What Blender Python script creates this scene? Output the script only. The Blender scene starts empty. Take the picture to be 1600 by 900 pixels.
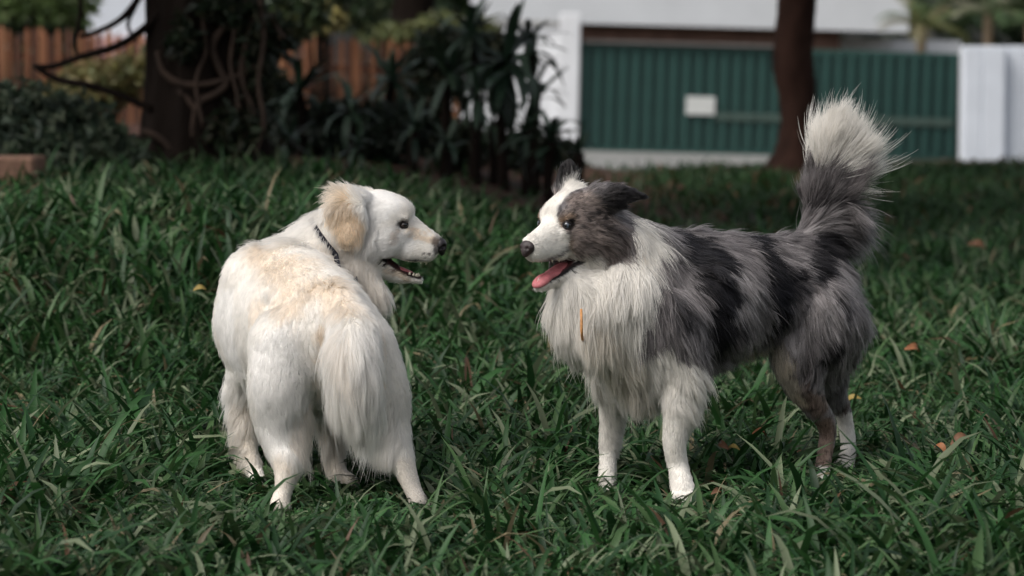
import bpy, bmesh, math, random
import numpy as np
from mathutils import Vector, Matrix
from mathutils.bvhtree import BVHTree

sc = bpy.context.scene
col = sc.collection
RAD = math.radians

# ------------------------------------------------------------------ camera
CAM_H, CAM_Y, PITCH, LENS = 0.90, -6.0, RAD(4.58), 100.0
F = LENS / 36.0 * 1600.0
cam_data = bpy.data.cameras.new('camera')
cam = bpy.data.objects.new('camera', cam_data)
col.objects.link(cam)
cam.location = (0, CAM_Y, CAM_H)
cam.rotation_euler = (math.pi / 2 - PITCH, 0, 0)
cam_data.lens = LENS
cam_data.sensor_width = 36.0
cam_data.clip_start = 0.1
cam_data.clip_end = 2000
cam_data.dof.use_dof = True
cam_data.dof.focus_distance = 5.86
cam_data.dof.aperture_fstop = 4.4
sc.camera = cam

# ------------------------------------------------------------------ world, sun, exposure
world = bpy.data.worlds.new('World')
sc.world = world
world.use_nodes = True
wn = world.node_tree
wn.nodes.clear()
w_out = wn.nodes.new('ShaderNodeOutputWorld')
w_bg = wn.nodes.new('ShaderNodeBackground')
w_sky = wn.nodes.new('ShaderNodeTexSky')
w_sky.sky_type = 'NISHITA'
w_sky.sun_disc = False
SUN_EL, SUN_AZ = RAD(52), RAD(235)       # azimuth: compass-like angle the light comes from
w_sky.sun_elevation = SUN_EL
w_sky.sun_rotation = SUN_AZ
w_sky.air_density = 1.0
w_sky.dust_density = 5.0
w_sky.ozone_density = 1.0
w_bg.inputs['Strength'].default_value = 0.12
w_hs = wn.nodes.new('ShaderNodeHueSaturation')          # cloud-veiled sky: paler than clear blue
w_hs.inputs['Saturation'].default_value = 0.35
wn.links.new(w_sky.outputs[0], w_hs.inputs['Color'])
wn.links.new(w_hs.outputs[0], w_bg.inputs['Color'])
wn.links.new(w_bg.outputs[0], w_out.inputs['Surface'])

sun_data = bpy.data.lights.new('sun', 'SUN')
sun = bpy.data.objects.new('sun', sun_data)
col.objects.link(sun)
sun_data.energy = 1.25
sun_data.angle = RAD(40)
sun_data.color = (1.0, 0.965, 0.92)
sd = Vector((math.sin(SUN_AZ) * math.cos(SUN_EL), math.cos(SUN_AZ) * math.cos(SUN_EL), math.sin(SUN_EL)))
sun.rotation_euler = sd.to_track_quat('Z', 'Y').to_euler()
sun.location = sd * 30

sc.view_settings.view_transform = 'Standard'
sc.view_settings.look = 'None'
sc.view_settings.gamma = 1.0
sc.view_settings.exposure = 0.42
sc.view_settings.use_curve_mapping = False
sc.render.engine = 'CYCLES'
sc.cycles.max_bounces = 10
sc.cycles.transparent_max_bounces = 8
sc.cycles_curves.shape = 'RIBBONS'
sc.cycles_curves.subdivisions = 2

# ------------------------------------------------------------------ helpers
PXM = 740.0                                # photograph pixels in a metre at the dogs' distance
def at(px, py, Y=0.0):
    """the point at world depth Y that the photograph shows at pixel (px, py)"""
    x = (px - 800.0) / F; v = -(py - 450.0) / F
    d = Vector((x, math.cos(PITCH) + v * math.sin(PITCH), -math.sin(PITCH) + v * math.cos(PITCH)))
    t = (Y - CAM_Y) / d.y
    return Vector((0, CAM_Y, CAM_H)) + d * t

def smooth(a, b, x):
    t = np.clip((x - a) / (b - a), 0, 1)
    return t * t * (3 - 2 * t)

_rn = np.random.RandomState(5)
_LAT = _rn.rand(32, 32, 32).astype(np.float32)
def noise3(p, scale):
    """value noise in 0..1 at points p (N,3)"""
    q = np.asarray(p, np.float32) * scale
    i = np.floor(q).astype(np.int64); f = q - i
    f = f * f * (3 - 2 * f)
    i0 = i & 31; i1 = (i + 1) & 31
    r = 0
    for a in (0, 1):
        for b in (0, 1):
            for c in (0, 1):
                w = (f[:, 0] if a else 1 - f[:, 0]) * (f[:, 1] if b else 1 - f[:, 1]) * (f[:, 2] if c else 1 - f[:, 2])
                r = r + w * _LAT[(i1 if a else i0)[:, 0], (i1 if b else i0)[:, 1], (i1 if c else i0)[:, 2]]
    return r
def fbm(p, scale, n=3):
    r = 0; a = 0.5; t = 0
    for k in range(n):
        r = r + a * noise3(np.asarray(p) + k * 7.31, scale); t += a; a *= 0.5; scale *= 2.03
    return r / t

def terrain(x, y):
    """height of the ground: flat lawn, a bank rising on the left, the land falling away to the street"""
    x = np.asarray(x, float); y = np.asarray(y, float)
    D = y - CAM_Y
    m = smooth(0.75, 3.4, y) * (1 - smooth(-1.1, 1.1, x)) * 0.36
    fall = np.maximum(0, D - 22) * 0.0385
    fall = np.minimum(fall, 1.0)
    left = 1 - smooth(-4, 0, x - 0.02 * y)
    z = m - fall * (1 - 0.55 * left) + 0.03 * smooth(10, 20, D)
    z = z - 0.015 + 0.018 * np.sin(x * 2.1 + 1.3) * np.sin(y * 1.7) * smooth(0.5, 2.0, np.abs(y) + 0.2)
    return z

def wm(o):
    m = o.matrix_basis.copy()
    return m if o.parent is None else wm(o.parent) @ o.matrix_parent_inverse @ m
def put(o, parent=None):
    """link; a part keeps its own world coordinates under its thing"""
    col.objects.link(o)
    if parent is not None:
        o.parent = parent
        o.matrix_parent_inverse = wm(parent).inverted()
    return o
def empty(name, loc, label=None, cat=None, group=None, rz=0.0):
    o = bpy.data.objects.new(name, None)
    o.location = loc; o.rotation_euler = (0, 0, rz); o.empty_display_size = 0.1
    col.objects.link(o)
    tag(o, label, cat, group)
    return o
def tag(o, label=None, cat=None, group=None, kind=None):
    if label: o['label'] = label
    if cat: o['category'] = cat
    if group: o['group'] = group
    if kind: o['kind'] = kind
    return o
def mesh_obj(name, verts, faces, mat, parent=None, shade=False, loc=None):
    me = bpy.data.meshes.new(name)
    me.from_pydata([tuple(v) for v in verts], [], [tuple(f) for f in faces])
    me.update()
    if shade:
        me.polygons.foreach_set('use_smooth', np.ones(len(me.polygons), bool))
    if mat: me.materials.append(mat)
    o = bpy.data.objects.new(name, me)
    if loc is not None: o.location = loc
    return put(o, parent)
def share(name, me, parent=None, loc=(0, 0, 0), rot=(0, 0, 0), scale=(1, 1, 1)):
    o = bpy.data.objects.new(name, me)
    o.location = loc; o.rotation_euler = rot; o.scale = scale
    return put(o, parent)
def np_mesh(name, V, Fq, mat, parent=None, shade=True, colors=None):
    """fast mesh from numpy arrays (faces all of one size)"""
    V = np.ascontiguousarray(V, np.float32); Fq = np.ascontiguousarray(Fq, np.int32)
    n, k = Fq.shape
    me = bpy.data.meshes.new(name)
    me.vertices.add(len(V)); me.vertices.foreach_set('co', V.ravel())
    me.loops.add(n * k); me.loops.foreach_set('vertex_index', Fq.ravel())
    me.polygons.add(n)
    me.polygons.foreach_set('loop_start', np.arange(n, dtype=np.int32) * k)
    me.update(calc_edges=True)
    me.polygons.foreach_set('use_smooth', np.full(n, shade, bool))
    if colors is not None:
        c = np.ones((len(V), 4), np.float32); c[:, :3] = colors
        a = me.attributes.new('coat', 'FLOAT_COLOR', 'POINT')
        a.data.foreach_set('color', c.ravel())
    if mat: me.materials.append(mat)
    o = bpy.data.objects.new(name, me)
    return put(o, parent)

def box(lo, hi):
    (a, b, c), (d, e, f) = lo, hi
    v = [(a, b, c), (d, b, c), (d, e, c), (a, e, c), (a, b, f), (d, b, f), (d, e, f), (a, e, f)]
    q = [(3, 2, 1, 0), (4, 5, 6, 7), (0, 1, 5, 4), (1, 2, 6, 5), (2, 3, 7, 6), (3, 0, 4, 7)]
    return v, q
def bevel_box(name, lo, hi, mat, parent=None, bev=0.006, seg=1):
    bm = bmesh.new()
    v, q = box(lo, hi)
    vs = [bm.verts.new(p) for p in v]
    for f in q: bm.faces.new([vs[i] for i in f])
    bmesh.ops.bevel(bm, geom=bm.edges[:], offset=bev, segments=seg, profile=0.5, affect='EDGES')
    me = bpy.data.meshes.new(name); bm.to_mesh(me); bm.free()
    if mat: me.materials.append(mat)
    return put(bpy.data.objects.new(name, me), parent)
def tube(pts, rads, n=10, rough=0.0, seed=0, cap=True):
    """a tube along pts with its own radius at every point"""
    pts = [Vector(p) for p in pts]
    rr = random.Random(seed)
    V = []; Q = []
    up = Vector((0.31, 0.95, 0.1))
    for i, p in enumerate(pts):
        t = (pts[min(i + 1, len(pts) - 1)] - pts[max(i - 1, 0)]).normalized()
        a = t.cross(up)
        if a.length < 1e-3: a = t.cross(Vector((1, 0, 0)))
        a.normalize(); b = t.cross(a).normalized()
        for k in range(n):
            th = 2 * math.pi * k / n
            r = rads[i] * (1 + rough * (rr.random() - 0.5) * 2)
            V.append(p + a * math.cos(th) * r + b * math.sin(th) * r)
    for i in range(len(pts) - 1):
        for k in range(n):
            k2 = (k + 1) % n
            Q.append((i * n + k, i * n + k2, (i + 1) * n + k2, (i + 1) * n + k))
    if cap:
        Q.append(tuple(range(n - 1, -1, -1)))
        Q.append(tuple((len(pts) - 1) * n + k for k in range(n)))
    return V, Q
def catmull(pts, sub=6):
    pts = [Vector(p) for p in pts]
    P = [pts[0] * 2 - pts[1]] + pts + [pts[-1] * 2 - pts[-2]]
    out = []
    for i in range(1, len(P) - 2):
        for s in range(sub):
            t = s / sub
            a, b, c, d = P[i - 1], P[i], P[i + 1], P[i + 2]
            out.append(0.5 * ((2 * b) + (c - a) * t + (2 * a - 5 * b + 4 * c - d) * t * t + (3 * b - a - 3 * c + d) * t ** 3))
    out.append(pts[-1])
    return out
def lerp_list(vals, n):
    return list(np.interp(np.linspace(0, 1, n), np.linspace(0, 1, len(vals)), vals))

# ------------------------------------------------------------------ materials
def new_mat(name):
    m = bpy.data.materials.new(name); m.use_nodes = True
    nt = m.node_tree
    return m, nt, nt.nodes['Principled BSDF']
def plain(name, c, rough=0.7, var=0.25, scale=6.0, bump=0.0, bscale=60.0, spec=0.25, metal=0.0, stretch=(1, 1, 1), c2=None):
    """base colour broken up by noise, with fine relief"""
    m, nt, b = new_mat(name)
    N, L = nt.nodes, nt.links
    tc = N.new('ShaderNodeTexCoord'); mp = N.new('ShaderNodeMapping'); mp.inputs['Scale'].default_value = stretch
    L.new(tc.outputs['Object'], mp.inputs['Vector'])
    no = N.new('ShaderNodeTexNoise'); no.inputs['Scale'].default_value = scale; no.inputs['Detail'].default_value = 6
    L.new(mp.outputs[0], no.inputs['Vector'])
    rp = N.new('ShaderNodeValToRGB')
    rp.color_ramp.elements[0].position = 0.3; rp.color_ramp.elements[1].position = 0.7
    lo = [x * (1 - var) for x in c]; hi = [min(1, x * (1 + var)) for x in c] if c2 is None else c2
    rp.color_ramp.elements[0].color = (*lo, 1); rp.color_ramp.elements[1].color = (*hi, 1)
    L.new(no.outputs['Fac'], rp.inputs[0]); L.new(rp.outputs[0], b.inputs['Base Color'])
    b.inputs['Roughness'].default_value = rough
    b.inputs['Specular IOR Level'].default_value = spec
    b.inputs['Metallic'].default_value = metal
    if bump:
        n2 = N.new('ShaderNodeTexNoise'); n2.inputs['Scale'].default_value = bscale; n2.inputs['Detail'].default_value = 5
        L.new(mp.outputs[0], n2.inputs['Vector'])
        bp = N.new('ShaderNodeBump'); bp.inputs['Strength'].default_value = bump; bp.inputs['Distance'].default_value = 0.01
        L.new(n2.outputs['Fac'], bp.inputs['Height']); L.new(bp.outputs[0], b.inputs['Normal'])
    return m
def attr_mat(name, rough=0.6, spec=0.3, translucent=0.0, tint=None):
    m, nt, b = new_mat(name)
    N, L = nt.nodes, nt.links
    a = N.new('ShaderNodeAttribute'); a.attribute_name = 'coat'
    L.new(a.outputs['Color'], b.inputs['Base Color'])
    b.inputs['Roughness'].default_value = rough
    b.inputs['Specular IOR Level'].default_value = spec
    if translucent:
        t = N.new('ShaderNodeBsdfTranslucent'); L.new(a.outputs['Color'], t.inputs['Color'])
        mx = N.new('ShaderNodeMixShader'); mx.inputs[0].default_value = translucent
        L.new(b.outputs[0], mx.inputs[1]); L.new(t.outputs[0], mx.inputs[2])
        L.new(mx.outputs[0], N['Material Output'].inputs['Surface'])
    return m

# ------------------------------------------------------------------ the setting
def sheet(name, xs, ys, mat, dz=0.0, fn=terrain, kind='structure'):
    X, Y = np.meshgrid(xs, ys)
    V = np.stack([X.ravel(), Y.ravel(), (fn(X, Y) + dz).ravel()], 1)
    nx = len(xs); i, j = np.meshgrid(np.arange(nx - 1), np.arange(len(ys) - 1))
    a = (j * nx + i).ravel()
    o = np_mesh(name, V, np.stack([a, a + 1, a + nx + 1, a + nx], 1), mat, None, True)
    return tag(o, kind=kind)
m_soil = plain('soil', (0.018, 0.020, 0.011), rough=.95, var=.5, scale=3.0, bump=.6, bscale=30, c2=(0.045, 0.034, 0.02))
sheet('ground', np.concatenate([np.linspace(-600, -16, 20), np.linspace(-14, 14, 113), np.linspace(16, 600, 20)]),
      np.concatenate([np.linspace(-30, -2, 15), np.linspace(-1.8, 12, 110), np.linspace(12.5, 60, 60), np.linspace(70, 900, 20)]), m_soil)

# ---- grass: broad drooping blades
def blades(n_try, d0, d1, dens_fn, length, width, rings, cols, seed, parts, spread=.36):
    n_try = int(n_try * spread / .245)
    rs = np.random.RandomState(seed)
    D = np.sqrt(rs.rand(n_try) * (d1 ** 2 - d0 ** 2) + d0 ** 2)
    x = (rs.rand(n_try) * 2 - 1) * D * spread; y = D + CAM_Y
    keep = rs.rand(n_try) < dens_fn(x, y)
    x, y, D = x[keep], y[keep], D[keep]; n = len(x)
    P = np.stack([x, y, np.zeros(n)], 1)
    tall = 0.55 + 0.9 * fbm(P, 2.2, 2)
    L = length * tall * (0.55 + 0.75 * rs.rand(n))
    for (fx, fy, fr) in parts:                            # trodden down round the paws
        q = np.exp(-(((x - fx) / (fr * 1.1)) ** 4 + ((y - fy + 0.13) / (fr * 2.3)) ** 4))
        L *= 1 - 0.60 * q
    W = width * (0.55 + 0.8 * rs.rand(n)) * np.clip(tall, .6, 1.2)
    az = rs.rand(n) * 6.283 + 1.8 * (fbm(P + 40, 1.6, 2) - .5)
    th = RAD(10) + RAD(70) * rs.rand(n)
    bend = RAD(30) + RAD(105) * rs.rand(n)
    z = terrain(x, y) - 0.006
    az2 = az[:, None]; hd = np.stack([np.cos(az), np.sin(az)], 1); sdv = np.stack([-np.sin(az), np.cos(az), np.zeros(n)], 1)
    tw = (rs.rand(n) - .5) * 1.6
    V = np.empty((n, rings, 3, 3), np.float32)
    cur = np.stack([x, y, z], 1)
    sway = (rs.rand(n) - .5) * .5
    for k in range(rings):
        s = k / (rings - 1)
        a = th + bend * s ** 1.4
        t = np.concatenate([hd * np.sin(a)[:, None], np.cos(a)[:, None]], 1) + sdv * (sway * s)[:, None]
        nrm = np.concatenate([-hd * np.cos(a)[:, None], np.sin(a)[:, None]], 1)
        w = W * (0.5 + 0.5 * min(1, s * 3.2)) * (1 - s ** 2.6) + 0.0004
        ca, sa = np.cos(tw * s), np.sin(tw * s)
        sd_ = sdv * ca[:, None] + nrm * sa[:, None]
        V[:, k, 0] = cur - sd_ * w[:, None] * .5 + nrm * (w * .14)[:, None]
        V[:, k, 1] = cur
        V[:, k, 2] = cur + sd_ * w[:, None] * .5 + nrm * (w * .14)[:, None]
        cur = cur + t * (L / (rings - 1))[:, None]
        cur[:, 2] = np.maximum(cur[:, 2], terrain(cur[:, 0], cur[:, 1]) + .004)
    base = (np.arange(n) * rings * 3)[:, None]
    Q = []
    for k in range(rings - 1):
        for j in (0, 1):
            Q.append(np.array([k * 3 + j, k * 3 + j + 1, (k + 1) * 3 + j + 1, (k + 1) * 3 + j])[None] + base)
    Q = np.stack(Q, 1).reshape(-1, 4)
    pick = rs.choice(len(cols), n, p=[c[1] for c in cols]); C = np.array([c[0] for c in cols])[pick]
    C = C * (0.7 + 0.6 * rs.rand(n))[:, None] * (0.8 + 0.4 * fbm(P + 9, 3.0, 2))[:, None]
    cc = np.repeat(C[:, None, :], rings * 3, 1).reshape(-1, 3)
    return V.reshape(-1, 3), Q, cc
G_COLS = [((.026, .078, .021), .35), ((.013, .044, .013), .28), ((.052, .100, .036), .19), ((.130, .160, .092), .155), ((.17, .14, .08), .018), ((.10, .055, .03), .007)]  # the pale grey-green share paints sky sheen into the blade colour
G_FAR = [((.020, .056, .014), .55), ((.012, .038, .010), .30), ((.036, .066, .022), .10), ((.11, .06, .03), .05)]
paws = [(*at(437, 792, -.29)[:2], .10), (*at(655, 790, -.28)[:2], .10), (*at(402, 756, .03)[:2], .10), (*at(540, 752, .02)[:2], .10),
        (*at(1068, 770, -.23)[:2], .11), (*at(948, 762, -.02)[:2], .10), (*at(1284, 748, .06)[:2], .10), (*at(1322, 724, .26)[:2], .09)]
def dens_bed(x, y):
    """thin where the planting bed and street begin"""
    bed = smooth(5.6, 7.2, y) * (1 - smooth(-.2, 1.4, x - .05 * y)) * smooth(-4.6, -3.4, x)
    return 1 - .93 * bed
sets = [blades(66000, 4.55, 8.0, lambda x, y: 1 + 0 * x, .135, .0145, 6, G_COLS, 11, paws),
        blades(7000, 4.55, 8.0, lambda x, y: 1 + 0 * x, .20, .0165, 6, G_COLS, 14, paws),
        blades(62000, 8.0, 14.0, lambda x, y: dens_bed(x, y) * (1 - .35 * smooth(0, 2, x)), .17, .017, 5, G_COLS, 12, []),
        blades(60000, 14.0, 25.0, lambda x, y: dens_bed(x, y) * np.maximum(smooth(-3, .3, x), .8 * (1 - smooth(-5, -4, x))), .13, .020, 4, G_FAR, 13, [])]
off = 0; VV = []; QQ = []; CC = []
for v, q, c in sets:
    VV.append(v); QQ.append(q + off); CC.append(c); off += len(v)
m_grass = attr_mat('grass_blade', rough=.5, spec=.28, translucent=.25)
o = np_mesh('grass', np.concatenate(VV), np.concatenate(QQ), m_grass, None, True, np.concatenate(CC))
tag(o, 'thick broad-bladed dark green lawn grass under the dogs', 'grass', kind='stuff')

# ---- leaf clouds
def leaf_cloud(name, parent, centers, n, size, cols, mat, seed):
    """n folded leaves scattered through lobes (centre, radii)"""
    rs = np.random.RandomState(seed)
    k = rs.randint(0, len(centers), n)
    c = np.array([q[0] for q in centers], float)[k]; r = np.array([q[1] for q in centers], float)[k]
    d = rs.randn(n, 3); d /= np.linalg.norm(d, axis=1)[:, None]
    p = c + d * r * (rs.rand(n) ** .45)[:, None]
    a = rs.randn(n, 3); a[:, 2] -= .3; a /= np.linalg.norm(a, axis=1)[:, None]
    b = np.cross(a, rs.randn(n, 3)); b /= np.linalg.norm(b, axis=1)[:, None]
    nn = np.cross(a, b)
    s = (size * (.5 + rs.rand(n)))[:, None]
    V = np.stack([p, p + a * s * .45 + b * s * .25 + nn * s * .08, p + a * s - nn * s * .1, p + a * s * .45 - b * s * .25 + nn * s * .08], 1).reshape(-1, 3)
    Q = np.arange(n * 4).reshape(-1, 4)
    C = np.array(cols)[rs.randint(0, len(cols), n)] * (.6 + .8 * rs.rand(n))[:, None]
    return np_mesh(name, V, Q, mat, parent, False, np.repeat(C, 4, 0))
m_leaf = attr_mat('leaf', rough=.5, spec=.4, translucent=.25)

# ---- the big tree with hanging roots
m_bark = plain('dark_bark', (0.013, 0.009, 0.007), rough=.9, var=.5, scale=9, bump=.9, bscale=40, stretch=(1, 1, .25), spec=.08)
m_vine = plain('aerial_root_bark', (0.050, 0.032, 0.023), rough=.8, var=.4, scale=12, bump=.5, bscale=60)
m_bark_red = plain('red_brown_bark', (0.030, 0.015, 0.011), rough=.9, var=.5, scale=7, bump=.9, bscale=35, stretch=(1, 1, .3), spec=.1)
def gz(p): return Vector((p[0], p[1], float(terrain(p[0], p[1]))))
def px_tube(name, rows, Y, mat, parent, sub=6, n=9, rough=.06, seed=0):
    pts = catmull([at(a, b_, Y + (c[1] if len(c) > 1 else 0)) for a, b_, *c in rows], sub)
    sc_ = (Y - CAM_Y) / F
    V, Q = tube(pts, lerp_list([r[2] * sc_ for r in rows], len(pts)), n, rough, seed)
    return mesh_obj(name, V, Q, mat, parent, True)
base = gz(at(318, 245, 7.0))
tree = empty('tree', base, 'thick dark tree trunk wrapped in twisting hanging roots, behind the cream dog', 'tree')
zt = [-.1, .05, .2, .5, .9, 1.6, 2.6, 3.6]
pts = [base + Vector((dx, 0, z)) for z, dx in zip(zt, (0, 0, .0, .0, .0, .03, .08, .15))]
V, Q = tube(catmull(pts, 5), lerp_list([.40, .32, .275, .25, .245, .24, .21, .15], 36), 64, 0, 4)
for i, v in enumerate(V):                                   # fluted bark, buttressed at the root
    th_ = (i % 64) / 64 * 6.2832; zz_ = v.z - base.z; ax_ = Vector((pts[0].x, pts[0].y, v.z))
    fl = .05 * math.sin(7 * th_ + 1.3 * zz_ + 1) + .035 * math.sin(13 * th_ - 2.2 * zz_) + .03 * math.sin(23 * th_ + 5 * zz_) + .16 * math.exp(-max(zz_, 0) * 5) * math.sin(5 * th_ + .7)
    d_ = v - ax_; v.x += d_.x * fl; v.y += d_.y * fl
mesh_obj('trunk', V, Q, m_bark, tree, True)
for i, (dx, dy, zz) in enumerate(((-1.8, .6, 3.9), (1.5, .4, 4.0), (.3, 2.2, 4.3), (-.5, -1.3, 4.0))):
    s0 = base + Vector((.09, 0, 2.3 + .25 * i))
    V, Q = tube(catmull([s0, s0 + Vector((dx * .4, dy * .4, .9)), base + Vector((dx, dy, zz))], 5), lerp_list([.1, .06, .02], 11), 10, .06, i)
    mesh_obj('limb', V, Q, m_bark, tree, True)
leaf_cloud('crown', tree, [(base + Vector(q), r) for q, r in (((-1.8, .6, 3.6), (1.8, 1.6, .8)), ((1.5, .4, 3.7), (1.7, 1.6, .8)), ((.2, 2.4, 4.0), (2.4, 1.8, .9)), ((-.4, -1.2, 3.9), (1.7, 1.0, .7)), ((1.8, 2.6, 3.6), (1.6, 1.6, .7)), ((-.8, -3.0, 4.2), (1.9, 1.3, .6)), ((-2.8, -2.2, 4.1), (1.6, 1.5, .6)), ((1.0, -2.6, 4.3), (1.3, 1.1, .5)))],
           15000, .22, [(.04, .085, .03), (.03, .065, .025), (.06, .10, .04)], m_leaf, 3)  # crown above the view; its forward lobes are added to shade the bank
for i, rows in enumerate((
        [(372, -30, 6), (384, 10, 6), (352, 40, 6), (333, 72, 6), (342, 105, 6), (354, 130, 6), (338, 146, 6), (312, 160, 6), (303, 185, 5), (300, 215, 5)],
        [(398, 20, 5), (384, 70, 5), (378, 120, 6), (392, 165, 6), (394, 195, 7), (378, 230, 6), (360, 250, 5)],
        [(246, 80, 5), (256, 112, 5), (282, 130, 6), (318, 132, 5), (372, 118, 5), (400, 104, 4)],
        [(278, 140, 4), (296, 158, 5), (308, 176, 5)],
        [(330, 190, 4), (352, 178, 4), (378, 165, 4)],
        [(222, 205, 6), (246, 214, 6), (268, 234, 5), (282, 248, 4)],
        [(420, 20, 4), (434, 45, 4), (446, 60, 3)])):
    px_tube('aerial_root', rows, 6.74, m_vine, tree, seed=i)
leaf_cloud('ivy', tree, [(at(392, 30, 6.75), (.10, .12, .16)), (at(402, 120, 6.8), (.09, .1, .18)), (at(365, 200, 6.72), (.12, .08, .10)), (at(290, 60, 6.70), (.06, .05, .10)), (at(420, 60, 6.9), (.12, .1, .12)), (at(345, 10, 6.7), (.1, .06, .06))], 1500, .06, [(.014, .024, .012), (.022, .034, .016), (.03, .03, .015)], m_leaf, 77)
for i, rows in enumerate((
        [(340, -20, 3), (318, 30, 3), (322, 80, 3), (306, 130, 3), (318, 200, 3)],
        [(405, -10, 4), (412, 60, 4), (404, 130, 4), (412, 190, 4), (400, 240, 3)],
        [(356, -20, 3), (366, 40, 3), (360, 100, 3), (372, 160, 3), (362, 215, 3)])):
    px_tube('aerial_root', rows, 6.70, m_vine, tree, seed=50 + i)
for i, rows in enumerate((
        [(262, 8, 7), (225, 45, 6.5), (182, 72, 6), (128, 88, 5.5), (84, 103, 5), (52, 104, 4)],
        [(54, 104, 4), (90, 124, 5.5), (140, 134, 6), (186, 148, 6), (240, 172, 6)],
        [(236, -40, 7), (212, 4, 6), (186, 32, 5), (150, 50, 4), (124, 58, 3)],
        [(124, -30, 4), (126, 20, 4), (118, 62, 3), (122, 96, 2)],
        [(212, 10, 3), (200, 40, 3), (215, 66, 2)])):
    px_tube('branch', rows, 6.85, m_bark, tree, seed=20 + i)

# ---- the slimmer tree by the gate
base2 = gz(at(1244, 262, 15.5))
tree2 = empty('tree', base2, 'slim red-brown tree trunk standing in front of the green gate', 'tree')
px_tube('trunk', [(1240, 285, 56), (1240, 264, 46), (1243, 240, 34), (1248, 200, 28), (1246, 150, 29), (1240, 105, 32), (1240, 60, 31), (1246, 0, 30), (1256, -90, 29), (1262, -240, 24), (1270, -420, 15)], 15.5, m_bark_red, tree2, 5, 22, .05, 9)
px_tube('limb', [(1244, 20, 22), (1224, -30, 18), (1180, -110, 15), (1130, -230, 10), (1080, -360, 5)], 15.5, m_bark_red, tree2, 5, 12, .05, 10)
px_tube('limb', [(1258, -120, 18), (1300, -220, 14), (1370, -330, 9), (1420, -420, 5)], 15.5, m_bark_red, tree2, 5, 12, .05, 11)
leaf_cloud('crown', tree2, [(at(1090, -440, 15.3), (1.6, 2.2, .6)), (at(1290, -520, 14.6), (1.8, 2.6, .7)), (at(1440, -470, 14.2), (1.6, 2.4, .6))], 6000, .21, [(.05, .10, .035), (.035, .075, .028)], m_leaf, 5)  # unseen crown, spread wider to shade the lawn behind the merle dog

# ---- wooden picket fence
m_picket = [plain('picket_wood_%s' % n_, c, rough=.8, var=.4, scale=5, bump=.4, bscale=50, stretch=(3, 3, .4)) for n_, c in (('orange', (.20, .085, .045)), ('brown', (.11, .05, .033)), ('rust', (.27, .125, .065)))]
def fence():
    Y = 18.0; a = at(-560, 23, Y); b_ = at(715, 66, Y)
    root = empty('picket_fence', gz((a.x, Y, 0)), 'orange-brown wooden picket fence running behind the big tree', 'fence')
    n = 118
    me = {}
    for v in range(6):
        rr = random.Random(v); w = .0185 + .004 * rr.random(); h_ = 1.12 + .08 * rr.random(); t = .018
        Vv = []; 
        for yy in (-t, t):
            Vv += [(-w, yy, 0), (w, yy, 0), (w, yy, h_ - .05), (w * .2, yy, h_), (-w * .2, yy, h_), (-w, yy, h_ - .05)]
        Qq = [(0, 1, 2, 3, 4, 5), (11, 10, 9, 8, 7, 6)] + [(i, i + 6, (i + 1) % 6 + 6, (i + 1) % 6) for i in range(6)]
        m_ = bpy.data.meshes.new('picket'); m_.from_pydata(Vv, [], Qq); m_.materials.append(m_picket[v % 3]); me[v] = m_
    for i in range(n):
        t = i / (n - 1); x = a.x + (b_.x - a.x) * t; top = a.z + (b_.z - a.z) * t
        share('picket', me[(i * 7 + i // 5) % 6], root, (x, Y + .01 * math.sin(i * 3.1), top - 1.18), (0, RAD(1.2 * math.sin(i * 5.3)), 0))
    for dz in (-.25, -.95):
        V, Q = box((a.x, Y + .03, -.03), (b_.x, Y + .07, .03))
        V = [(p[0], p[1], p[2] + a.z + dz + (b_.z - a.z) * (p[0] - a.x) / (b_.x - a.x)) for p in V]
        mesh_obj('rail', V, Q, m_picket[1], root)
fence()

# ---- shrubs and hedges
def shrub(name, label, centers, n, size, cols, seed, group=None):
    c0 = Vector(np.mean([np.array(c[0]) for c in centers], 0))
    root = empty(name, gz(c0), label, 'shrub', group)
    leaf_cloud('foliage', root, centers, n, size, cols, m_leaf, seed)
    for i in range(5):
        e = Vector(centers[i % len(centers)][0]) + Vector((.05 * i - .1, 0, .05))
        V, Q = tube(catmull([gz(c0 + Vector((.03 * i - .06, 0, 0))) - Vector((0, 0, .05)), c0.lerp(e, .5), e], 3), lerp_list([.014, .01, .005], 7), 6)
        mesh_obj('stem', V, Q, m_bark, root, True)
    return root
S = lambda px, py, Y, rx, rz, ry=None: (at(px, py, Y), ((rx if ry is None else ry) / 1.0 * (Y + 6) / F, rx * (Y + 6) / F, rz * (Y + 6) / F))
muted = [(.060, .085, .050), (.04, .062, .036), (.10, .12, .075), (.026, .042, .026)]
shrub('shrub', 'muted green rounded bush at the left edge beyond the grass', [S(30, 190, 6.2, 80, 70), S(110, 205, 6.4, 75, 60), S(165, 240, 6.1, 60, 40), S(70, 245, 6.0, 80, 40)], 5200, .055, muted, 21)
shrub('shrub', 'yellow-green low shrub between the bush and the big tree', [S(150, 125, 12.0, 60, 35), S(205, 120, 12.0, 40, 40), S(120, 150, 11.8, 60, 30)], 2200, .06, [(.16, .15, .05), (.10, .11, .04), (.20, .16, .07)], 22)
shrub('hedge', 'bright green hedge above the left end of the picket fence', [S(20, -5, 24, 70, 38), S(95, 5, 24, 60, 34), S(60, -30, 24, 90, 40)], 2600, .10, [(.13, .20, .06), (.09, .15, .045), (.17, .22, .09)], 23)
shrub('shrub', 'dark green tall shrub over the fence right of the big tree', [S(455, 5, 15, 60, 55), S(560, 5, 22, 50, 48), S(500, -30, 18, 80, 50)], 3600, .085, [(.045, .075, .03), (.03, .055, .025), (.08, .10, .04)], 24)
shrub('shrub', 'small yellow-leaved shrub above the picket fence', [S(505, 30, 17.2, 32, 22)], 700, .07, [(.26, .22, .07), (.18, .16, .05)], 25)
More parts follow.
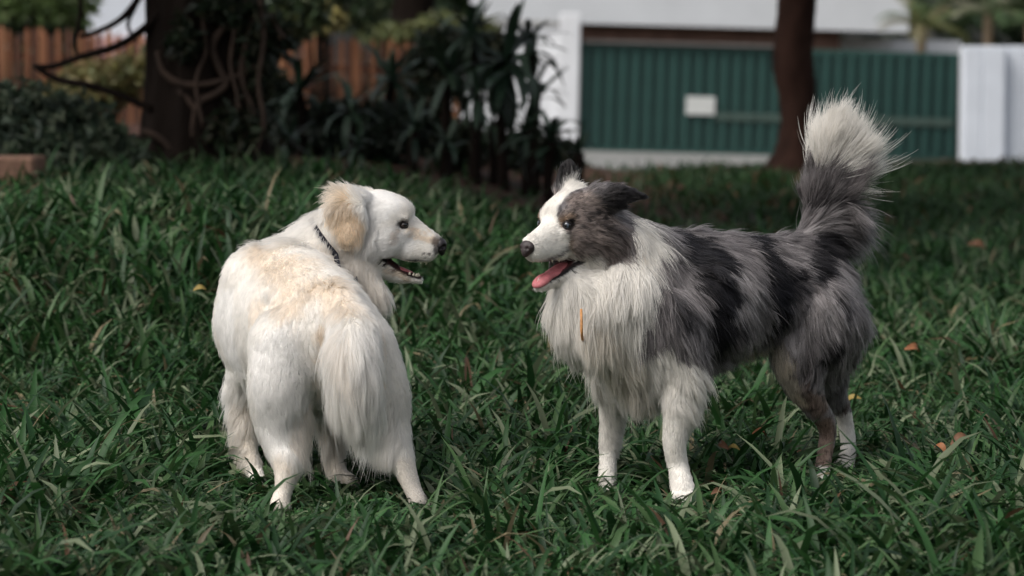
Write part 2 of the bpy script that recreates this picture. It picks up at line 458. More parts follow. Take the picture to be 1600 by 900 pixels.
shrub('hedge', 'yellow-green clipped hedge between fence and white wall', [S(610, 55, 25, 50, 18), S(690, 42, 25, 48, 20), S(745, 48, 25, 40, 18)], 2000, .09, [(.15, .16, .06), (.10, .12, .045)], 26)
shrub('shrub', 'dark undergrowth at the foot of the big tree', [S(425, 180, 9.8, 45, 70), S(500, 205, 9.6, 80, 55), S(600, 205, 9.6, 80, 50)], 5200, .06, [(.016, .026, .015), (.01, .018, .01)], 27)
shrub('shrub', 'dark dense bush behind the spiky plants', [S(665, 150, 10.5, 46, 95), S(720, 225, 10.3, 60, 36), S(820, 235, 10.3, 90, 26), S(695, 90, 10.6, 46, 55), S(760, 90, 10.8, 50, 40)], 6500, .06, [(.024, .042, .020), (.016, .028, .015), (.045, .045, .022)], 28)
shrub('hedge', 'dark hedge added close behind the picket fence to darken its gaps', [S(60, 130, 19.6, 110, 60), S(240, 130, 19.6, 110, 60), S(430, 140, 19.6, 110, 60), S(620, 145, 19.6, 110, 60)], 4200, .10, [(.03, .045, .02), (.05, .055, .025), (.02, .03, .015)], 29)  # added foliage that turns the gaps between the pickets dark
for k_, (x_, y_, w_, lab) in enumerate(((-380, 60, 190, 'broad green bush beyond the left edge of the picture'), (2010, 60, 200, 'broad green bush beyond the right edge of the picture'))):
    shrub('shrub', lab, [S(x_, y_ + 60, 20, w_, 90), S(x_ + 120, y_ + 90, 19, w_ * .6, 60), S(x_ - 120, y_, 21, w_ * .7, 120)], 3600, .12, muted, 61 + k_)
def far_wood():
    rs = np.random.RandomState(9); C_ = []
    for i in range(70):
        x_ = -75 + 150 * i / 69 + rs.uniform(-1, 1)
        C_.append(((x_, 84 + rs.uniform(-4, 6), rs.uniform(2.5, 5.5)), (rs.uniform(2, 3.4), 2.5, rs.uniform(3, 5))))
    o = leaf_cloud('distant_trees', None, C_, 26000, .8, [(.035, .06, .025), (.05, .08, .03), (.025, .045, .02)], m_leaf, 90)
    tag(o, 'dark line of far trees behind the houses', 'trees', kind='stuff')
far_wood()
# dark trunk far behind
tr3 = empty('tree', gz(at(648, 90, 27)), 'dark tree trunk standing far behind the yellow-green hedge', 'tree')
px_tube('trunk', [(648, 110, 40), (646, 60, 36), (644, 10, 36), (650, -60, 38), (655, -200, 26)], 27, m_bark, tr3, 4, 14, .05, 31)
leaf_cloud('crown', tr3, [(at(650, -260, 27), (2.2, 2.0, 1.2)), (at(560, -220, 27.5), (1.6, 1.6, 1.0)), (at(740, -240, 26.5), (1.6, 1.6, 1.0))], 2200, .22, [(.045, .085, .03), (.03, .06, .025)], m_leaf, 32)

# ---- spiky rosette plants
m_spike = [plain('spike_leaf_%d' % i, c, rough=.55, var=.35, scale=8, spec=.45, stretch=(1, 6, 1)) for i, c in enumerate(((.020, .044, .024), (.030, .056, .030), (.013, .028, .017)))]
leaf_me = []
for v in range(5):
    rr = random.Random(v); nseg = 6; Vv = []; Qq = []
    droop = .35 + .25 * v
    for k in range(nseg + 1):
        s = k / nseg; w = .058 * (.55 + .9 * s) * (1 - s ** 3) + .002
        x = s * math.cos(droop * s * .8); z = -.5 * droop * s * s
        for q, zz in ((-w, .25 * w), (0, 0), (w, .25 * w)): Vv.append((x, q, z + zz))
    for k in range(nseg):
        for j in (0, 1): Qq.append((k * 3 + j, k * 3 + j + 1, k * 3 + j + 4, k * 3 + j + 3))
    n0 = len(Vv); Vv += [(p[0], p[1], p[2] - .006) for p in Vv]; Qq += [tuple(n0 + i for i in reversed(q)) for q in Qq]
    m_ = bpy.data.meshes.new('leaf'); m_.from_pydata(Vv, [], Qq); m_.materials.append(m_spike[v % 3])
    m_.polygons.foreach_set('use_smooth', np.ones(len(m_.polygons), bool)); leaf_me.append(m_)
def rosette(px, py, Y, rpx, n, seed, label):
    rr = random.Random(seed); c = at(px, py, Y); r = rpx * (Y + 6) / F
    g0 = gz(c); root = empty('spiky_plant', g0, label, 'plant', 'spiky dark plants in the bed')
    V, Q = tube(catmull([g0 - Vector((0, 0, .1)), g0.lerp(c, .5) + Vector((rr.uniform(-.04, .04), 0, 0)), c], 4), lerp_list([.03, .026, .024], 9), 9, .08, seed)
    mesh_obj('stem', V, Q, m_bark, root, True)
    for i in range(n):
        az = i * 2.39996 + rr.uniform(-.25, .25); up = RAD(rr.uniform(-55, 70)) if i > 5 else RAD(rr.uniform(50, 85))
        L = r * rr.uniform(.8, 1.15)
        o = share('leaf', leaf_me[rr.randrange(5)], root, c + Vector((0, 0, rr.uniform(-.03, .04))), (0, -up, az), (L, L * 1.5, L))
for a in ((792, 105, 9.2, 110, 34, 1, 'large spiky dark plant with leaves fanned against the white wall'),
          (735, 62, 10.0, 88, 28, 2, 'tall spiky plant rising highest left of the white pillar'),
          (862, 222, 8.6, 80, 20, 3, 'low spiky plant hiding the left foot of the green gate'),
          (612, 128, 9.6, 78, 20, 4, 'spiky plant in front of the right end of the picket fence'),
          (548, 172, 8.7, 72, 20, 5, 'spiky plant at middle height in front of the picket fence'),
          (468, 148, 9.4, 84, 22, 6, 'spiky plant just right of the big tree trunk'),
          (648, 205, 8.4, 66, 18, 7, 'low spiky plant in the middle of the dark bed'),
          (450, 222, 8.2, 58, 16, 8, 'small spiky plant at the roots of the big tree'),
          (838, 150, 10.2, 70, 18, 9, 'spiky plant close below the white pillar'),
          (745, 150, 9.0, 70, 16, 11, 'spiky plant left of the large fanned one'),
          (905, 240, 8.4, 46, 14, 12, 'smallest spiky plant, nearest the gate at the end of the bed'),
          (700, 235, 8.2, 60, 16, 13, 'low spiky plant at the front edge of the bed'),
          (560, 232, 8.0, 50, 14, 14, 'low spiky plant at the bed edge above the cream dog'),
          (825, 72, 9.6, 78, 26, 15, 'spiky plant whose leaves cross the top of the white pillar'),
          (700, 120, 9.3, 74, 24, 16, 'spiky plant between the fence end and the white wall'),
          (822, 205, 9.0, 66, 22, 17, 'spiky plant low in front of the white wall'),
          (770, 190, 9.8, 58, 14, 10, 'small spiky plant under the large fanned one')):
    rosette(*a)

# ---- planting bed soil and street
m_bed = plain('red_soil', (0.040, 0.018, 0.011), rough=.95, var=.5, scale=4, bump=.7, bscale=30, c2=(0.085, 0.034, 0.018))
sheet('planting_bed', np.linspace(-3.6, 1.2, 40), np.linspace(6.2, 16, 40), m_bed, .012)
m_conc = plain('pale_concrete', (0.21, 0.21, 0.20), rough=.85, var=.12, scale=3, bump=.2, bscale=40)
m_asph = plain('asphalt', (0.05, 0.05, 0.05), rough=.9, var=.2, scale=20, bump=.3, bscale=120)
def pave_z(x, y): return -.92 + .012 * (y - 41) - .026 * (x - 1.5) + 0 * x
Vv, Qq = box((-2.6, 41.2, -1.0), (7.6, 48.9, 0))
o = mesh_obj('pavement', [(p[0], p[1], float(pave_z(p[0], p[1])) + (p[2] if p[2] < 0 else 0)) for p in Vv], Qq, m_conc); tag(o, kind='structure')

# ---- green gate
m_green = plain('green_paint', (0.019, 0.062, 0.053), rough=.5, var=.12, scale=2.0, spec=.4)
m_green_d = plain('green_paint_groove_shade', (0.0125, 0.042, 0.037), rough=.55, var=.12, scale=2.0, spec=.4)  # darker copy of the gate green, putting groove shade into the panel colour
m_white = plain('white_paint', (0.76, 0.77, 0.79), rough=.7, var=.05, scale=2, bump=.1, bscale=60)
m_white2 = plain('blue_white_paint', (0.68, 0.72, 0.78), rough=.65, var=.05, scale=2)
m_brown = plain('roof_and_shade_brown', (0.19, 0.11, 0.085), rough=.7, var=.25, scale=3)  # roof colour, also standing for shade under the upper storey
m_grey = plain('grey_render', (0.40, 0.40, 0.39), rough=.85, var=.1, scale=3)
GY = 48.6; TILT = RAD(1.55); MPP = (GY + 6) / F
def tilt_box(name, x0, x1, y0, y1, dep0, dep1, mat, parent, bev=.008, ref=(1200, 160)):
    """a board given by its photograph extent at the gate's distance, laid along the sloping street"""
    c = at(*ref, GY)
    lo = ((x0 - ref[0]) * MPP, dep0, (ref[1] - y1) * MPP); hi = ((x1 - ref[0]) * MPP, dep1, (ref[1] - y0) * MPP)
    o = bevel_box(name, lo, hi, mat, None, bev)
    o.rotation_euler = (0, TILT, 0); o.location = c
    if parent is not None:
        o.parent = parent; o.matrix_parent_inverse = wm(parent).inverted()
    return o
gate = empty('sliding_gate', gz(at(1200, 245, GY)), 'wide dark green ribbed metal gate behind the merle dog', 'gate')
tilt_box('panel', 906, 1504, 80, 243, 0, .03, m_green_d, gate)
tilt_box('top_rail', 905, 1505, 76, 84, -.05, -.002, m_green, gate)
tilt_box('bottom_rail', 905, 1505, 236, 244, -.05, -.002, m_green, gate)
tilt_box('middle_rail', 1118, 1490, 178, 190, -.10, -.072, plain('worn_green_rail', (.055, .085, .072), rough=.6, var=.2), gate)
nr = 30
first = None
for i in range(nr):
    x0 = 909 + i * (1501 - 909) / nr
    if first is None:
        first = tilt_box('rib', x0, x0 + 10.5, 84.4, 235.6, -.07, -.002, m_green, gate, .02)
    else:
        o = first.copy(); col.objects.link(o); o.location = first.location + Vector((math.cos(TILT), 0, -math.sin(TILT))) * ((x0 - 909) * MPP)
sign = tilt_box('sign', 1072, 1117, 154, 182, -.13, -.102, plain('sign_plate', (.56, .57, .55), rough=.6, var=.12, scale=3), None); sign.name = 'sign'
tag(sign, 'small blank white plate fixed to the green gate', 'sign')
beam = tilt_box('lintel', 900, 1240, 70.5, 75.6, -.15, .25, plain('lintel_concrete', (.12, .115, .11), rough=.9, var=.15), None)
tag(beam, 'grey concrete lintel running along the top of the green gate', 'lintel')
# white wall and pillar on the left of the gate
pl = empty('white_wall', gz(at(800, 240, GY)), 'white wall with a square pillar left of the green gate', 'wall')
tilt_box('pillar', 872, 904, 30, 246, -.25, .30, m_white, pl, .02)
tilt_box('wall_face', 690, 871.5, 50, 240, 0, .22, m_white, pl, .01)
tilt_box('coping', 690, 871, 42, 50, -.06, .28, m_grey, pl, .01)
# white ribbed wall on the right
wr = empty('white_panel_wall', gz(at(1560, 260, 43)), 'white wall of tall upright panels at the right edge', 'wall')
for x0, x1 in ((1506, 1533), (1536, 1569), (1575, 1602), (1606, 1640), (1644, 1680)):
    a = at(x0, 72, 43.0); b_ = at(x1, 270, 43.0)
    bevel_box('panel', (a.x, 43.0 + (0 if x0 < 1570 else .25), b_.z), (b_.x, 43.35, a.z), m_white2, wr, .02)
a = at(1505, 70, 43.0); b_ = at(1680, 262, 43.0)
bevel_box('core', (a.x + .03, 43.28, b_.z), (b_.x, 43.6, a.z - .03), m_grey, wr, .01)
# house behind the gate
house = empty('house', gz(at(1000, 200, 58)), 'white house with a brown shade band painted under its upper storey behind the gate', 'house')
def hb(name, x0, x1, y0, y1, Y, dep, mat, bev=.02):
    a = at(x0, y0, Y); b_ = at(x1, y1, Y); sk = -math.sin(RAD(1.6)) 
    V, Q = box((a.x, Y, b_.z), (b_.x, Y + dep, a.z))
    V = [(p[0], p[1], p[2] + (p[0] - at(1000, 0, Y).x) * sk) for p in V]
    return mesh_obj(name, V, Q, mat, house)
hb('lower_wall', 700, 1300, 60, 250, 58.6, 6, m_grey)
hb('shade_band', 820, 1312, 38, 70, 58.0, .58, m_brown)  # brown strip painted as the shade below the overhanging upper storey
hb('upper_wall', 735, 1420, -260, 39, 57.4, 6.5, plain('house_white', (.62, .64, .66), rough=.8, var=.06, scale=1))
hb('roof', 720, 1435, -275, -261, 57.1, 7.2, m_brown)
for i, x in enumerate((800, 960, 1120, 1290)):
    w = hb('window', x, x + 70, -190, -70, 57.37, .025, plain('window_frame_%d' % i, (.5, .5, .5), rough=.5))
hb('annexe_wall', 1313, 1500, 50, 200, 59.4, 5, m_white)
# far pale house at the upper left
far = empty('pale_house', gz(at(180, 80, 44)), 'pale blue-white house wall beyond the picket fence', 'house')
a = at(136, -160, 44); b_ = at(232, 90, 44)
bevel_box('wall_face', (a.x, 44, b_.z), (b_.x, 49, a.z), m_white2, far, .02)
bevel_box('plinth', (a.x - .02, 43.9, b_.z), (b_.x + .02, 43.98, at(0, 58, 44).z), plain('pink_render', (.55, .33, .32), rough=.8), far, .01)
# terracotta step at the left edge
st = at(25, 262, 5.2)
o = bevel_box('stone_step', (at(-60, 0, 5.2).x, 5.2, terrain(st.x, 5.2) - .05), (at(50, 0, 5.2).x, 5.5, at(0, 246, 5.2).z), plain('worn_brick', (.20, .115, .08), rough=.9, var=.3, scale=12, bump=.4), None, .012)
tag(o, 'small tan brick step at the far left edge below the bush', 'step')

# ---- palms behind the white wall
m_frond = attr_mat('palm_frond', rough=.5, spec=.4, translucent=.25)
def palm(px, py, Y, n, Lp, seed, label, cols):
    rr = random.Random(seed); c = at(px, py, Y); g0 = gz(c)
    root = empty('palm', g0, label, 'palm', 'palms behind the white wall')
    V, Q = tube(catmull([g0 - Vector((0, 0, .2)), g0.lerp(c, .5), c], 4), lerp_list([.13, .11, .10], 9), 10, .06, seed)
    mesh_obj('trunk', V, Q, plain('palm_trunk_%d' % seed, (.20, .15, .10), rough=.9, var=.3, stretch=(1, 1, 6)), root, True)
    L0 = Lp * (Y + 6) / F
    for i in range(n):
        az = i * 2.39996 + rr.uniform(-.3, .3); el = RAD(rr.uniform(5, 70)); L = L0 * rr.uniform(.8, 1.15)
        hd = Vector((math.cos(az), math.sin(az), 0)); p = c.copy(); V = []; Q = []; C = []
        sd_ = Vector((-hd.y, hd.x, 0)); cc = np.array(rr.choice(cols))
        N = 16
        for k in range(N + 1):
            s = k / N; ang = el - 1.5 * s * s
            t = hd * math.cos(ang) + Vector((0, 0, math.sin(ang)))
            if k:
                lw = L * .30 * math.sin(math.pi * min(1, .12 + .86 * s)) ** .7
                for sg in (-1, 1):
                    e = p + sd_ * sg * lw * .8 + t * lw * .45 - Vector((0, 0, lw * .35))
                    i0 = len(V); w2 = t * L / N * .34
                    V += [p - w2, p + w2, e]; Q.append((i0, i0 + 1, i0 + 2)); C += [cc * rr.uniform(.7, 1.3)] * 3
            p = p + t * (L / N)
        np_mesh('frond', np.array([tuple(v) for v in V]), np.array(Q), m_frond, root, False, np.array(C))
palm(1440, 40, 53, 13, 95, 1, 'yellow-green palm above the right end of the gate', [(.14, .15, .05), (.08, .12, .04), (.2, .18, .09)])
palm(1545, 20, 52, 13, 85, 2, 'green palm above the white panel wall', [(.06, .11, .04), (.10, .13, .05), (.2, .2, .13)])
palm(1610, 35, 51.5, 11, 80, 3, 'palm at the upper right corner', [(.09, .13, .05), (.05, .09, .03)])
shrub('shrub', 'low reddish brown shrub at the foot of the white panel wall', [S(1480, 262, 24, 70, 10), S(1570, 262, 24, 60, 14), S(1640, 255, 24, 40, 16)], 1800, .06, [(.07, .03, .018), (.04, .03, .015), (.03, .04, .018)], 41)

# ---- fallen leaves
m_fall = {n_: plain('fallen_leaf_' + n_, c, rough=.6, var=.3, scale=30, c2=c2) for n_, c, c2 in (('orange', (.26, .09, .04), (.34, .16, .07)), ('yellow', (.26, .19, .05), (.36, .26, .08)), ('brown', (.13, .06, .035), (.20, .10, .05)))}
def fallen(px, py, Y, size, kind, seed, label, dz=.05):
    rr = random.Random(seed); c = at(px, py, Y) - Vector((0, 0, .012)); size *= .8
    n = 7; Vv = []; Qq = []
    for k in range(n):
        s = k / (n - 1); w = size * .24 * math.sin(math.pi * (.06 + .9 * s)) ** .8
        for q, zz in ((-w, w * .35), (0, 0), (w, w * .35)): Vv.append(Vector(((s - .5) * size, q, zz * 1.8 + .3 * size * math.sin(s * 3))))
    for k in range(n - 1):
        for j in (0, 1): Qq.append((k * 3 + j, k * 3 + j + 1, k * 3 + j + 4, k * 3 + j + 3))
    n0 = len(Vv); Vv += [v - Vector((0, 0, .0012)) for v in Vv]; Qq += [tuple(n0 + i for i in reversed(q)) for q in Qq]
    o = mesh_obj('fallen_leaf', Vv, Qq, m_fall[kind], None, True)
    o.location = c; o.rotation_euler = (RAD(rr.uniform(25, 60)), rr.uniform(-.4, .4), rr.uniform(-1, 1))
    tag(o, label, 'leaf', 'fallen leaves in the grass')
for a in ((1186, 672, -.02, .045, 'orange', 1, 'orange fallen leaf in the grass between the merle dog\'s legs'),
          (1132, 688, -.06, .040, 'brown', 2, 'brown fallen leaf right of the merle dog\'s front paw'),
          (1146, 694, -.07, .034, 'yellow', 3, 'yellow fallen leaf right of the merle dog\'s front paw'),
          (1334, 620, .9, .050, 'yellow', 4, 'yellow fallen leaf behind the merle dog\'s hind legs'),
          (1424, 541, 1.6, .06, 'orange', 5, 'orange fallen leaf level with the merle dog\'s rump'),
          (1526, 381, 5.6, .09, 'brown', 6, 'large brown fallen leaf far back at the right'),
          (1500, 682, -.1, .055, 'brown', 7, 'brown curled fallen leaf at the right edge of the lawn'),
          (1470, 695, -.12, .045, 'orange', 8, 'orange curled fallen leaf near the right edge of the lawn'),
          (312, 446, 1.1, .04, 'yellow', 10, 'yellowed leaf in the grass left of the cream dog\'s back'),
          (1118, 762, -.28, .035, 'brown', 11, 'small brown fallen leaf under the merle dog near the front paw'),
          (410, 842, -.45, .03, 'orange', 12, 'tiny orange fallen leaf in the front grass below the cream dog')):
    fallen(*a)

# ------------------------------------------------------------------ animals: one continuous skin from blended volumes
H = 0.0035
class Body:
    def __init__(self, lo, hi):
        self.lo = np.array(lo, float); self.hi = np.array(hi, float)
        self.n = np.ceil((self.hi - self.lo) / H).astype(int) + 1
        self.D = np.full(self.n, 0.2, np.float32)
        self.ax = [self.lo[i] + H * np.arange(self.n[i]) for i in range(3)]
    def _sub(self, lo, hi):
        a = np.clip(np.floor((np.array(lo) - self.lo) / H).astype(int), 0, self.n)
        b = np.clip(np.ceil((np.array(hi) - self.lo) / H).astype(int) + 1, 0, self.n)
        s = tuple(slice(a[i], b[i]) for i in range(3))
        X = self.ax[0][s[0]][:, None, None].astype(np.float32); Y = self.ax[1][s[1]][None, :, None].astype(np.float32); Z = self.ax[2][s[2]][None, None, :].astype(np.float32)
        return s, X, Y, Z
    def _mix(self, s, d, k, cut):
        o = self.D[s]
        if cut:
            d = -d
            h = np.clip(0.5 - 0.5 * (o - d) / k, 0, 1)
            self.D[s] = o + (d - o) * h + k * h * (1 - h)
        else:
            h = np.clip(0.5 + 0.5 * (d - o) / k, 0, 1)
            self.D[s] = d + (o - d) * h - k * h * (1 - h)
    def cap(self, a, ra, b, rb, k=0.03, cut=False):
        a = np.array(a, np.float32); b = np.array(b, np.float32)
        m = max(ra, rb) + k * 1.5 + 0.02
        s, X, Y, Z = self._sub(np.minimum(a, b) - m, np.maximum(a, b) + m)
        ba = b - a; l2 = max(float(ba @ ba), 1e-9)
        t = np.clip(((X - a[0]) * ba[0] + (Y - a[1]) * ba[1] + (Z - a[2]) * ba[2]) / l2, 0, 1)
        d = np.sqrt((X - a[0] - t * ba[0]) ** 2 + (Y - a[1] - t * ba[1]) ** 2 + (Z - a[2] - t * ba[2]) ** 2) - (ra + t * (rb - ra))
        self._mix(s, d, k, cut)
    def chain(self, pts, k=0.03, cut=False, sub=14):
        """a smooth limb through (point, radius) rows, blended into the body once"""
        if len(pts) > 2:
            P4 = catmull([Vector((*p, r)) for p, r in pts], sub)
            pts = [(np.array(q[:3]), max(q[3], 0.002)) for q in P4]
        else:
            pts = [(np.array(p, float), r) for p, r in pts]
        A = np.array([p for p, r in pts]); m = max(r for p, r in pts) + k * 1.5 + 0.02
        s, X, Y, Z = self._sub(A.min(0) - m, A.max(0) + m)
        best = np.full((X.shape[0], Y.shape[1], Z.shape[2]), 0.3, np.float32)
        lo0 = np.array([X.ravel()[0], Y.ravel()[0], Z.ravel()[0]])
        for (a, ra), (b, rb) in zip(pts[:-1], pts[1:]):
            mm = max(ra, rb) + k * 1.5 + 0.02
            i0 = np.maximum(((np.minimum(a, b) - mm - lo0) / H).astype(int), 0); i1 = np.ceil((np.maximum(a, b) + mm - lo0) / H).astype(int) + 1
            q = tuple(slice(i0[i], max(i1[i], 0)) for i in range(3))
            x, y, z = X[q[0]] - np.float32(a[0]), Y[:, q[1]] - np.float32(a[1]), Z[:, :, q[2]] - np.float32(a[2])
            ba = (b - a).astype(np.float32); l2 = max(float(ba @ ba), 1e-9)
            t = np.clip((x * ba[0] + y * ba[1] + z * ba[2]) / np.float32(l2), 0, 1)
            d = np.sqrt((x - t * ba[0]) ** 2 + (y - t * ba[1]) ** 2 + (z - t * ba[2]) ** 2) - (np.float32(ra) + t * np.float32(rb - ra))
            best[q] = np.minimum(best[q], d)
        self._mix(s, best, k, cut)
    def ell(self, c, r, M=None, k=0.03, cut=False):
        c = np.array(c, np.float32); r = np.array(r, np.float32)
        m = float(max(r)) + k * 1.5 + 0.02
        s, X, Y, Z = self._sub(c - m, c + m)
        x, y, z = X - c[0], Y - c[1], Z - c[2]
        if M is None: M = np.eye(3)
        M = np.array(M, np.float32)                      # rows are the ellipsoid's own axes
        u = (M[0, 0] * x + M[0, 1] * y + M[0, 2] * z); v = (M[1, 0] * x + M[1, 1] * y + M[1, 2] * z); w = (M[2, 0] * x + M[2, 1] * y + M[2, 2] * z)
        k0 = np.sqrt((u / r[0]) ** 2 + (v / r[1]) ** 2 + (w / r[2]) ** 2)
        k1 = np.sqrt((u / r[0] ** 2) ** 2 + (v / r[1] ** 2) ** 2 + (w / r[2] ** 2) ** 2)
        d = k0 * (k0 - 1) / np.maximum(k1, 1e-6)
        self._mix(s, d, k, cut)
    def mesh(self):
        """surface nets: vertices and quads of the zero level"""
        D = self.D; S = D < 0
        nx, ny, nz = D.shape
        c = np.zeros((nx - 1, ny - 1, nz - 1), np.int8)
        for i in (0, 1):
            for j in (0, 1):
                for k in (0, 1):
                    c += S[i:nx - 1 + i, j:ny - 1 + j, k:nz - 1 + k]
        ci, cj, ck = np.nonzero((c > 0) & (c < 8))
        n = len(ci); acc = np.zeros((n, 3)); cnt = np.zeros(n)
        cor = [(i, j, k) for i in (0, 1) for j in (0, 1) for k in (0, 1)]
        val = {q: D[ci + q[0], cj + q[1], ck + q[2]].astype(float) for q in cor}
        for q in cor:
            for ax in range(3):
                if q[ax] == 0:
                    p = list(q); p[ax] = 1; p = tuple(p)
                    a, b = val[q], val[p]
                    m = (a < 0) != (b < 0)
                    t = np.where(m, a / np.where(a == b, 1, a - b), 0)
                    pt = np.array(q, float)[None, :].repeat(n, 0); pt[:, ax] += t
                    acc[m] += pt[m]; cnt[m] += 1
        V = (np.stack([ci, cj, ck], 1) + acc / cnt[:, None]) * H + self.lo
        vid = np.full(c.shape, -1, np.int32); vid[ci, cj, ck] = np.arange(n)
        Q = []
        for ax in range(3):
            o = [(1, 2), (2, 0), (0, 1)][ax]
            sl0 = [slice(None)] * 3; sl1 = [slice(None)] * 3
            sl0[ax] = slice(0, -1); sl1[ax] = slice(1, None)
            e = S[tuple(sl0)] != S[tuple(sl1)]
            idx = np.stack(np.nonzero(e), 1)
            ok = (idx[:, o[0]] > 0) & (idx[:, o[1]] > 0) & (idx[:, o[0]] < D.shape[o[0]] - 1) & (idx[:, o[1]] < D.shape[o[1]] - 1)
            idx = idx[ok]
            d0 = np.zeros(3, int); d0[o[0]] = 1; d1 = np.zeros(3, int); d1[o[1]] = 1
            g = lambda p: vid[p[:, 0], p[:, 1], p[:, 2]]
            q = np.stack([g(idx - d0 - d1), g(idx - d1), g(idx), g(idx - d0)], 1)
            ins = S[idx[:, 0], idx[:, 1], idx[:, 2]]
            q[~ins] = q[~ins][:, ::-1]
            Q.append(q)
        Q = np.concatenate(Q)
        for it in range(4):                              # light smoothing
            s = np.zeros_like(V); w = np.zeros(len(V))
            for a, b in ((0, 1), (1, 2), (2, 3), (3, 0)):
                for i in range(3): s[:, i] += np.bincount(Q[:, a], V[Q[:, b], i], len(V))
                w += np.bincount(Q[:, a], minlength=len(V))
            V = 0.5 * V + 0.5 * s / np.maximum(w, 1)[:, None]
        return V, Q

class Frame:
    """a head's own axes: forward, up and its left, in photograph pixels of length"""
    def __init__(self, origin, fwd, up=(0, 0, 1)):
        self.o = Vector(origin); self.f = Vector(fwd).normalized()
        self.l = Vector(up).cross(self.f).normalized(); self.u = self.f.cross(self.l).normalized()
        self.M = np.array([self.f, self.u, self.l])
    def __call__(self, a, b, w):
        return self.o + (self.f * a + self.u * b + self.l * w) / PXM
    def vec(self, a, b, w):
        return self.f * a + self.u * b + self.l * w

CAMV = Vector((0, CAM_Y, CAM_H))
class Coat:
    """colour strokes and combing guides laid on a skin"""
    def __init__(self, V, Q, Y):
        self.V = V; self.Q = Q
        self.bvh = BVHTree.FromPolygons([tuple(v) for v in V], [tuple(q) for q in Q])
        self.strokes = []; self.guides = []; self.Y = Y
    def hit(self, px, py):
        d = (at(px, py, 0) - CAMV).normalized()
        h = self.bvh.ray_cast(CAMV, d)
        if h[0] is None:
            p = at(px, py, self.Y); h = self.bvh.find_nearest(p)
        return h[0]
    def paint(self, pts, r, color, soft=8, amount=1.0, warp=10, wscale=40):
        P = []
        for p in pts:
            P.append(np.array(p if isinstance(p, Vector) else self.hit(*p), float))
        self.strokes.append((P, r / PXM, np.array(color), soft / PXM, amount, warp / PXM, wscale))
    def color(self, p, base):
        c = np.empty((len(p), 3)); c[:] = base; wc = {}
        for P, r, cc, soft, am, warp, ws in self.strokes:
            if ws not in wc:
                wc[ws] = np.stack([noise3(p + k * 3.7, ws) - 0.5 for k in range(3)], 1) * 2 + np.stack([noise3(p + k * 9.1, ws * 3.1) - 0.5 for k in range(3)], 1)
            PP = np.array(P); lo = PP.min(0) - r - soft - 2 * warp; hi = PP.max(0) + r + soft + 2 * warp
            near = np.nonzero(((p > lo) & (p < hi)).all(1))[0]
            if not len(near): continue
            q = p[near] + wc[ws][near] * warp
            d = np.full(len(q), 1e9)
            if len(P) == 1:
                d = np.linalg.norm(q - P[0], axis=1)
            for a, b in zip(P[:-1], P[1:]):
                ba = b - a; t = np.clip((q - a) @ ba / max(ba @ ba, 1e-9), 0, 1)
                d = np.minimum(d, np.linalg.norm(q - a - t[:, None] * ba, axis=1))
            m = (1 - smooth(r - soft * .6, r + soft * .6, d)) * am
            c[near] = c[near] * (1 - m[:, None]) + cc * m[:, None]
        return c
    def guide(self, px, py, dx, dy, dd, ln, lift=0.35, g=0.0, p=None):
        """at pixel: comb direction (right, down, away), length in pixels, lift off the skin, droop"""
        q = p if p is not None else self.hit(px, py)
        v = Vector((dx, dd, -dy)).normalized()
        self.guides.append((np.array(q, float), np.array(v), ln / PXM, lift, g))
    def field(self, p):
        G = np.array([g[0] for g in self.guides]); Dv = np.array([g[1] for g in self.guides])
        ln = np.array([g[2] for g in self.guides]); li = np.array([g[3] for g in self.guides]); gr = np.array([g[4] for g in self.guides])
        out = np.empty((len(p), 6))
        for s in range(0, len(p), 20000):
            q = p[s:s + 20000]
            d2 = ((q[:, None, :] - G[None]) ** 2).sum(2)
            w = 1 / (d2 + 0.012 ** 2) ** 2.2
            w /= w.sum(1, keepdims=True)
            out[s:s + 20000, :3] = w @ Dv
            out[s:s + 20000, 3] = w @ ln; out[s:s + 20000, 4] = w @ li; out[s:s + 20000, 5] = w @ gr
        return out

def nearest_idx(p, centers, cell):
    """index of a close clump centre for each point, by hashing into cells"""
    from mathutils.kdtree import KDTree
    kd = KDTree(len(centers))
    for i, c in enumerate(centers): kd.insert(c, i)
    kd.balance()
    f = kd.find
    return np.array([f(q)[1] for q in p])

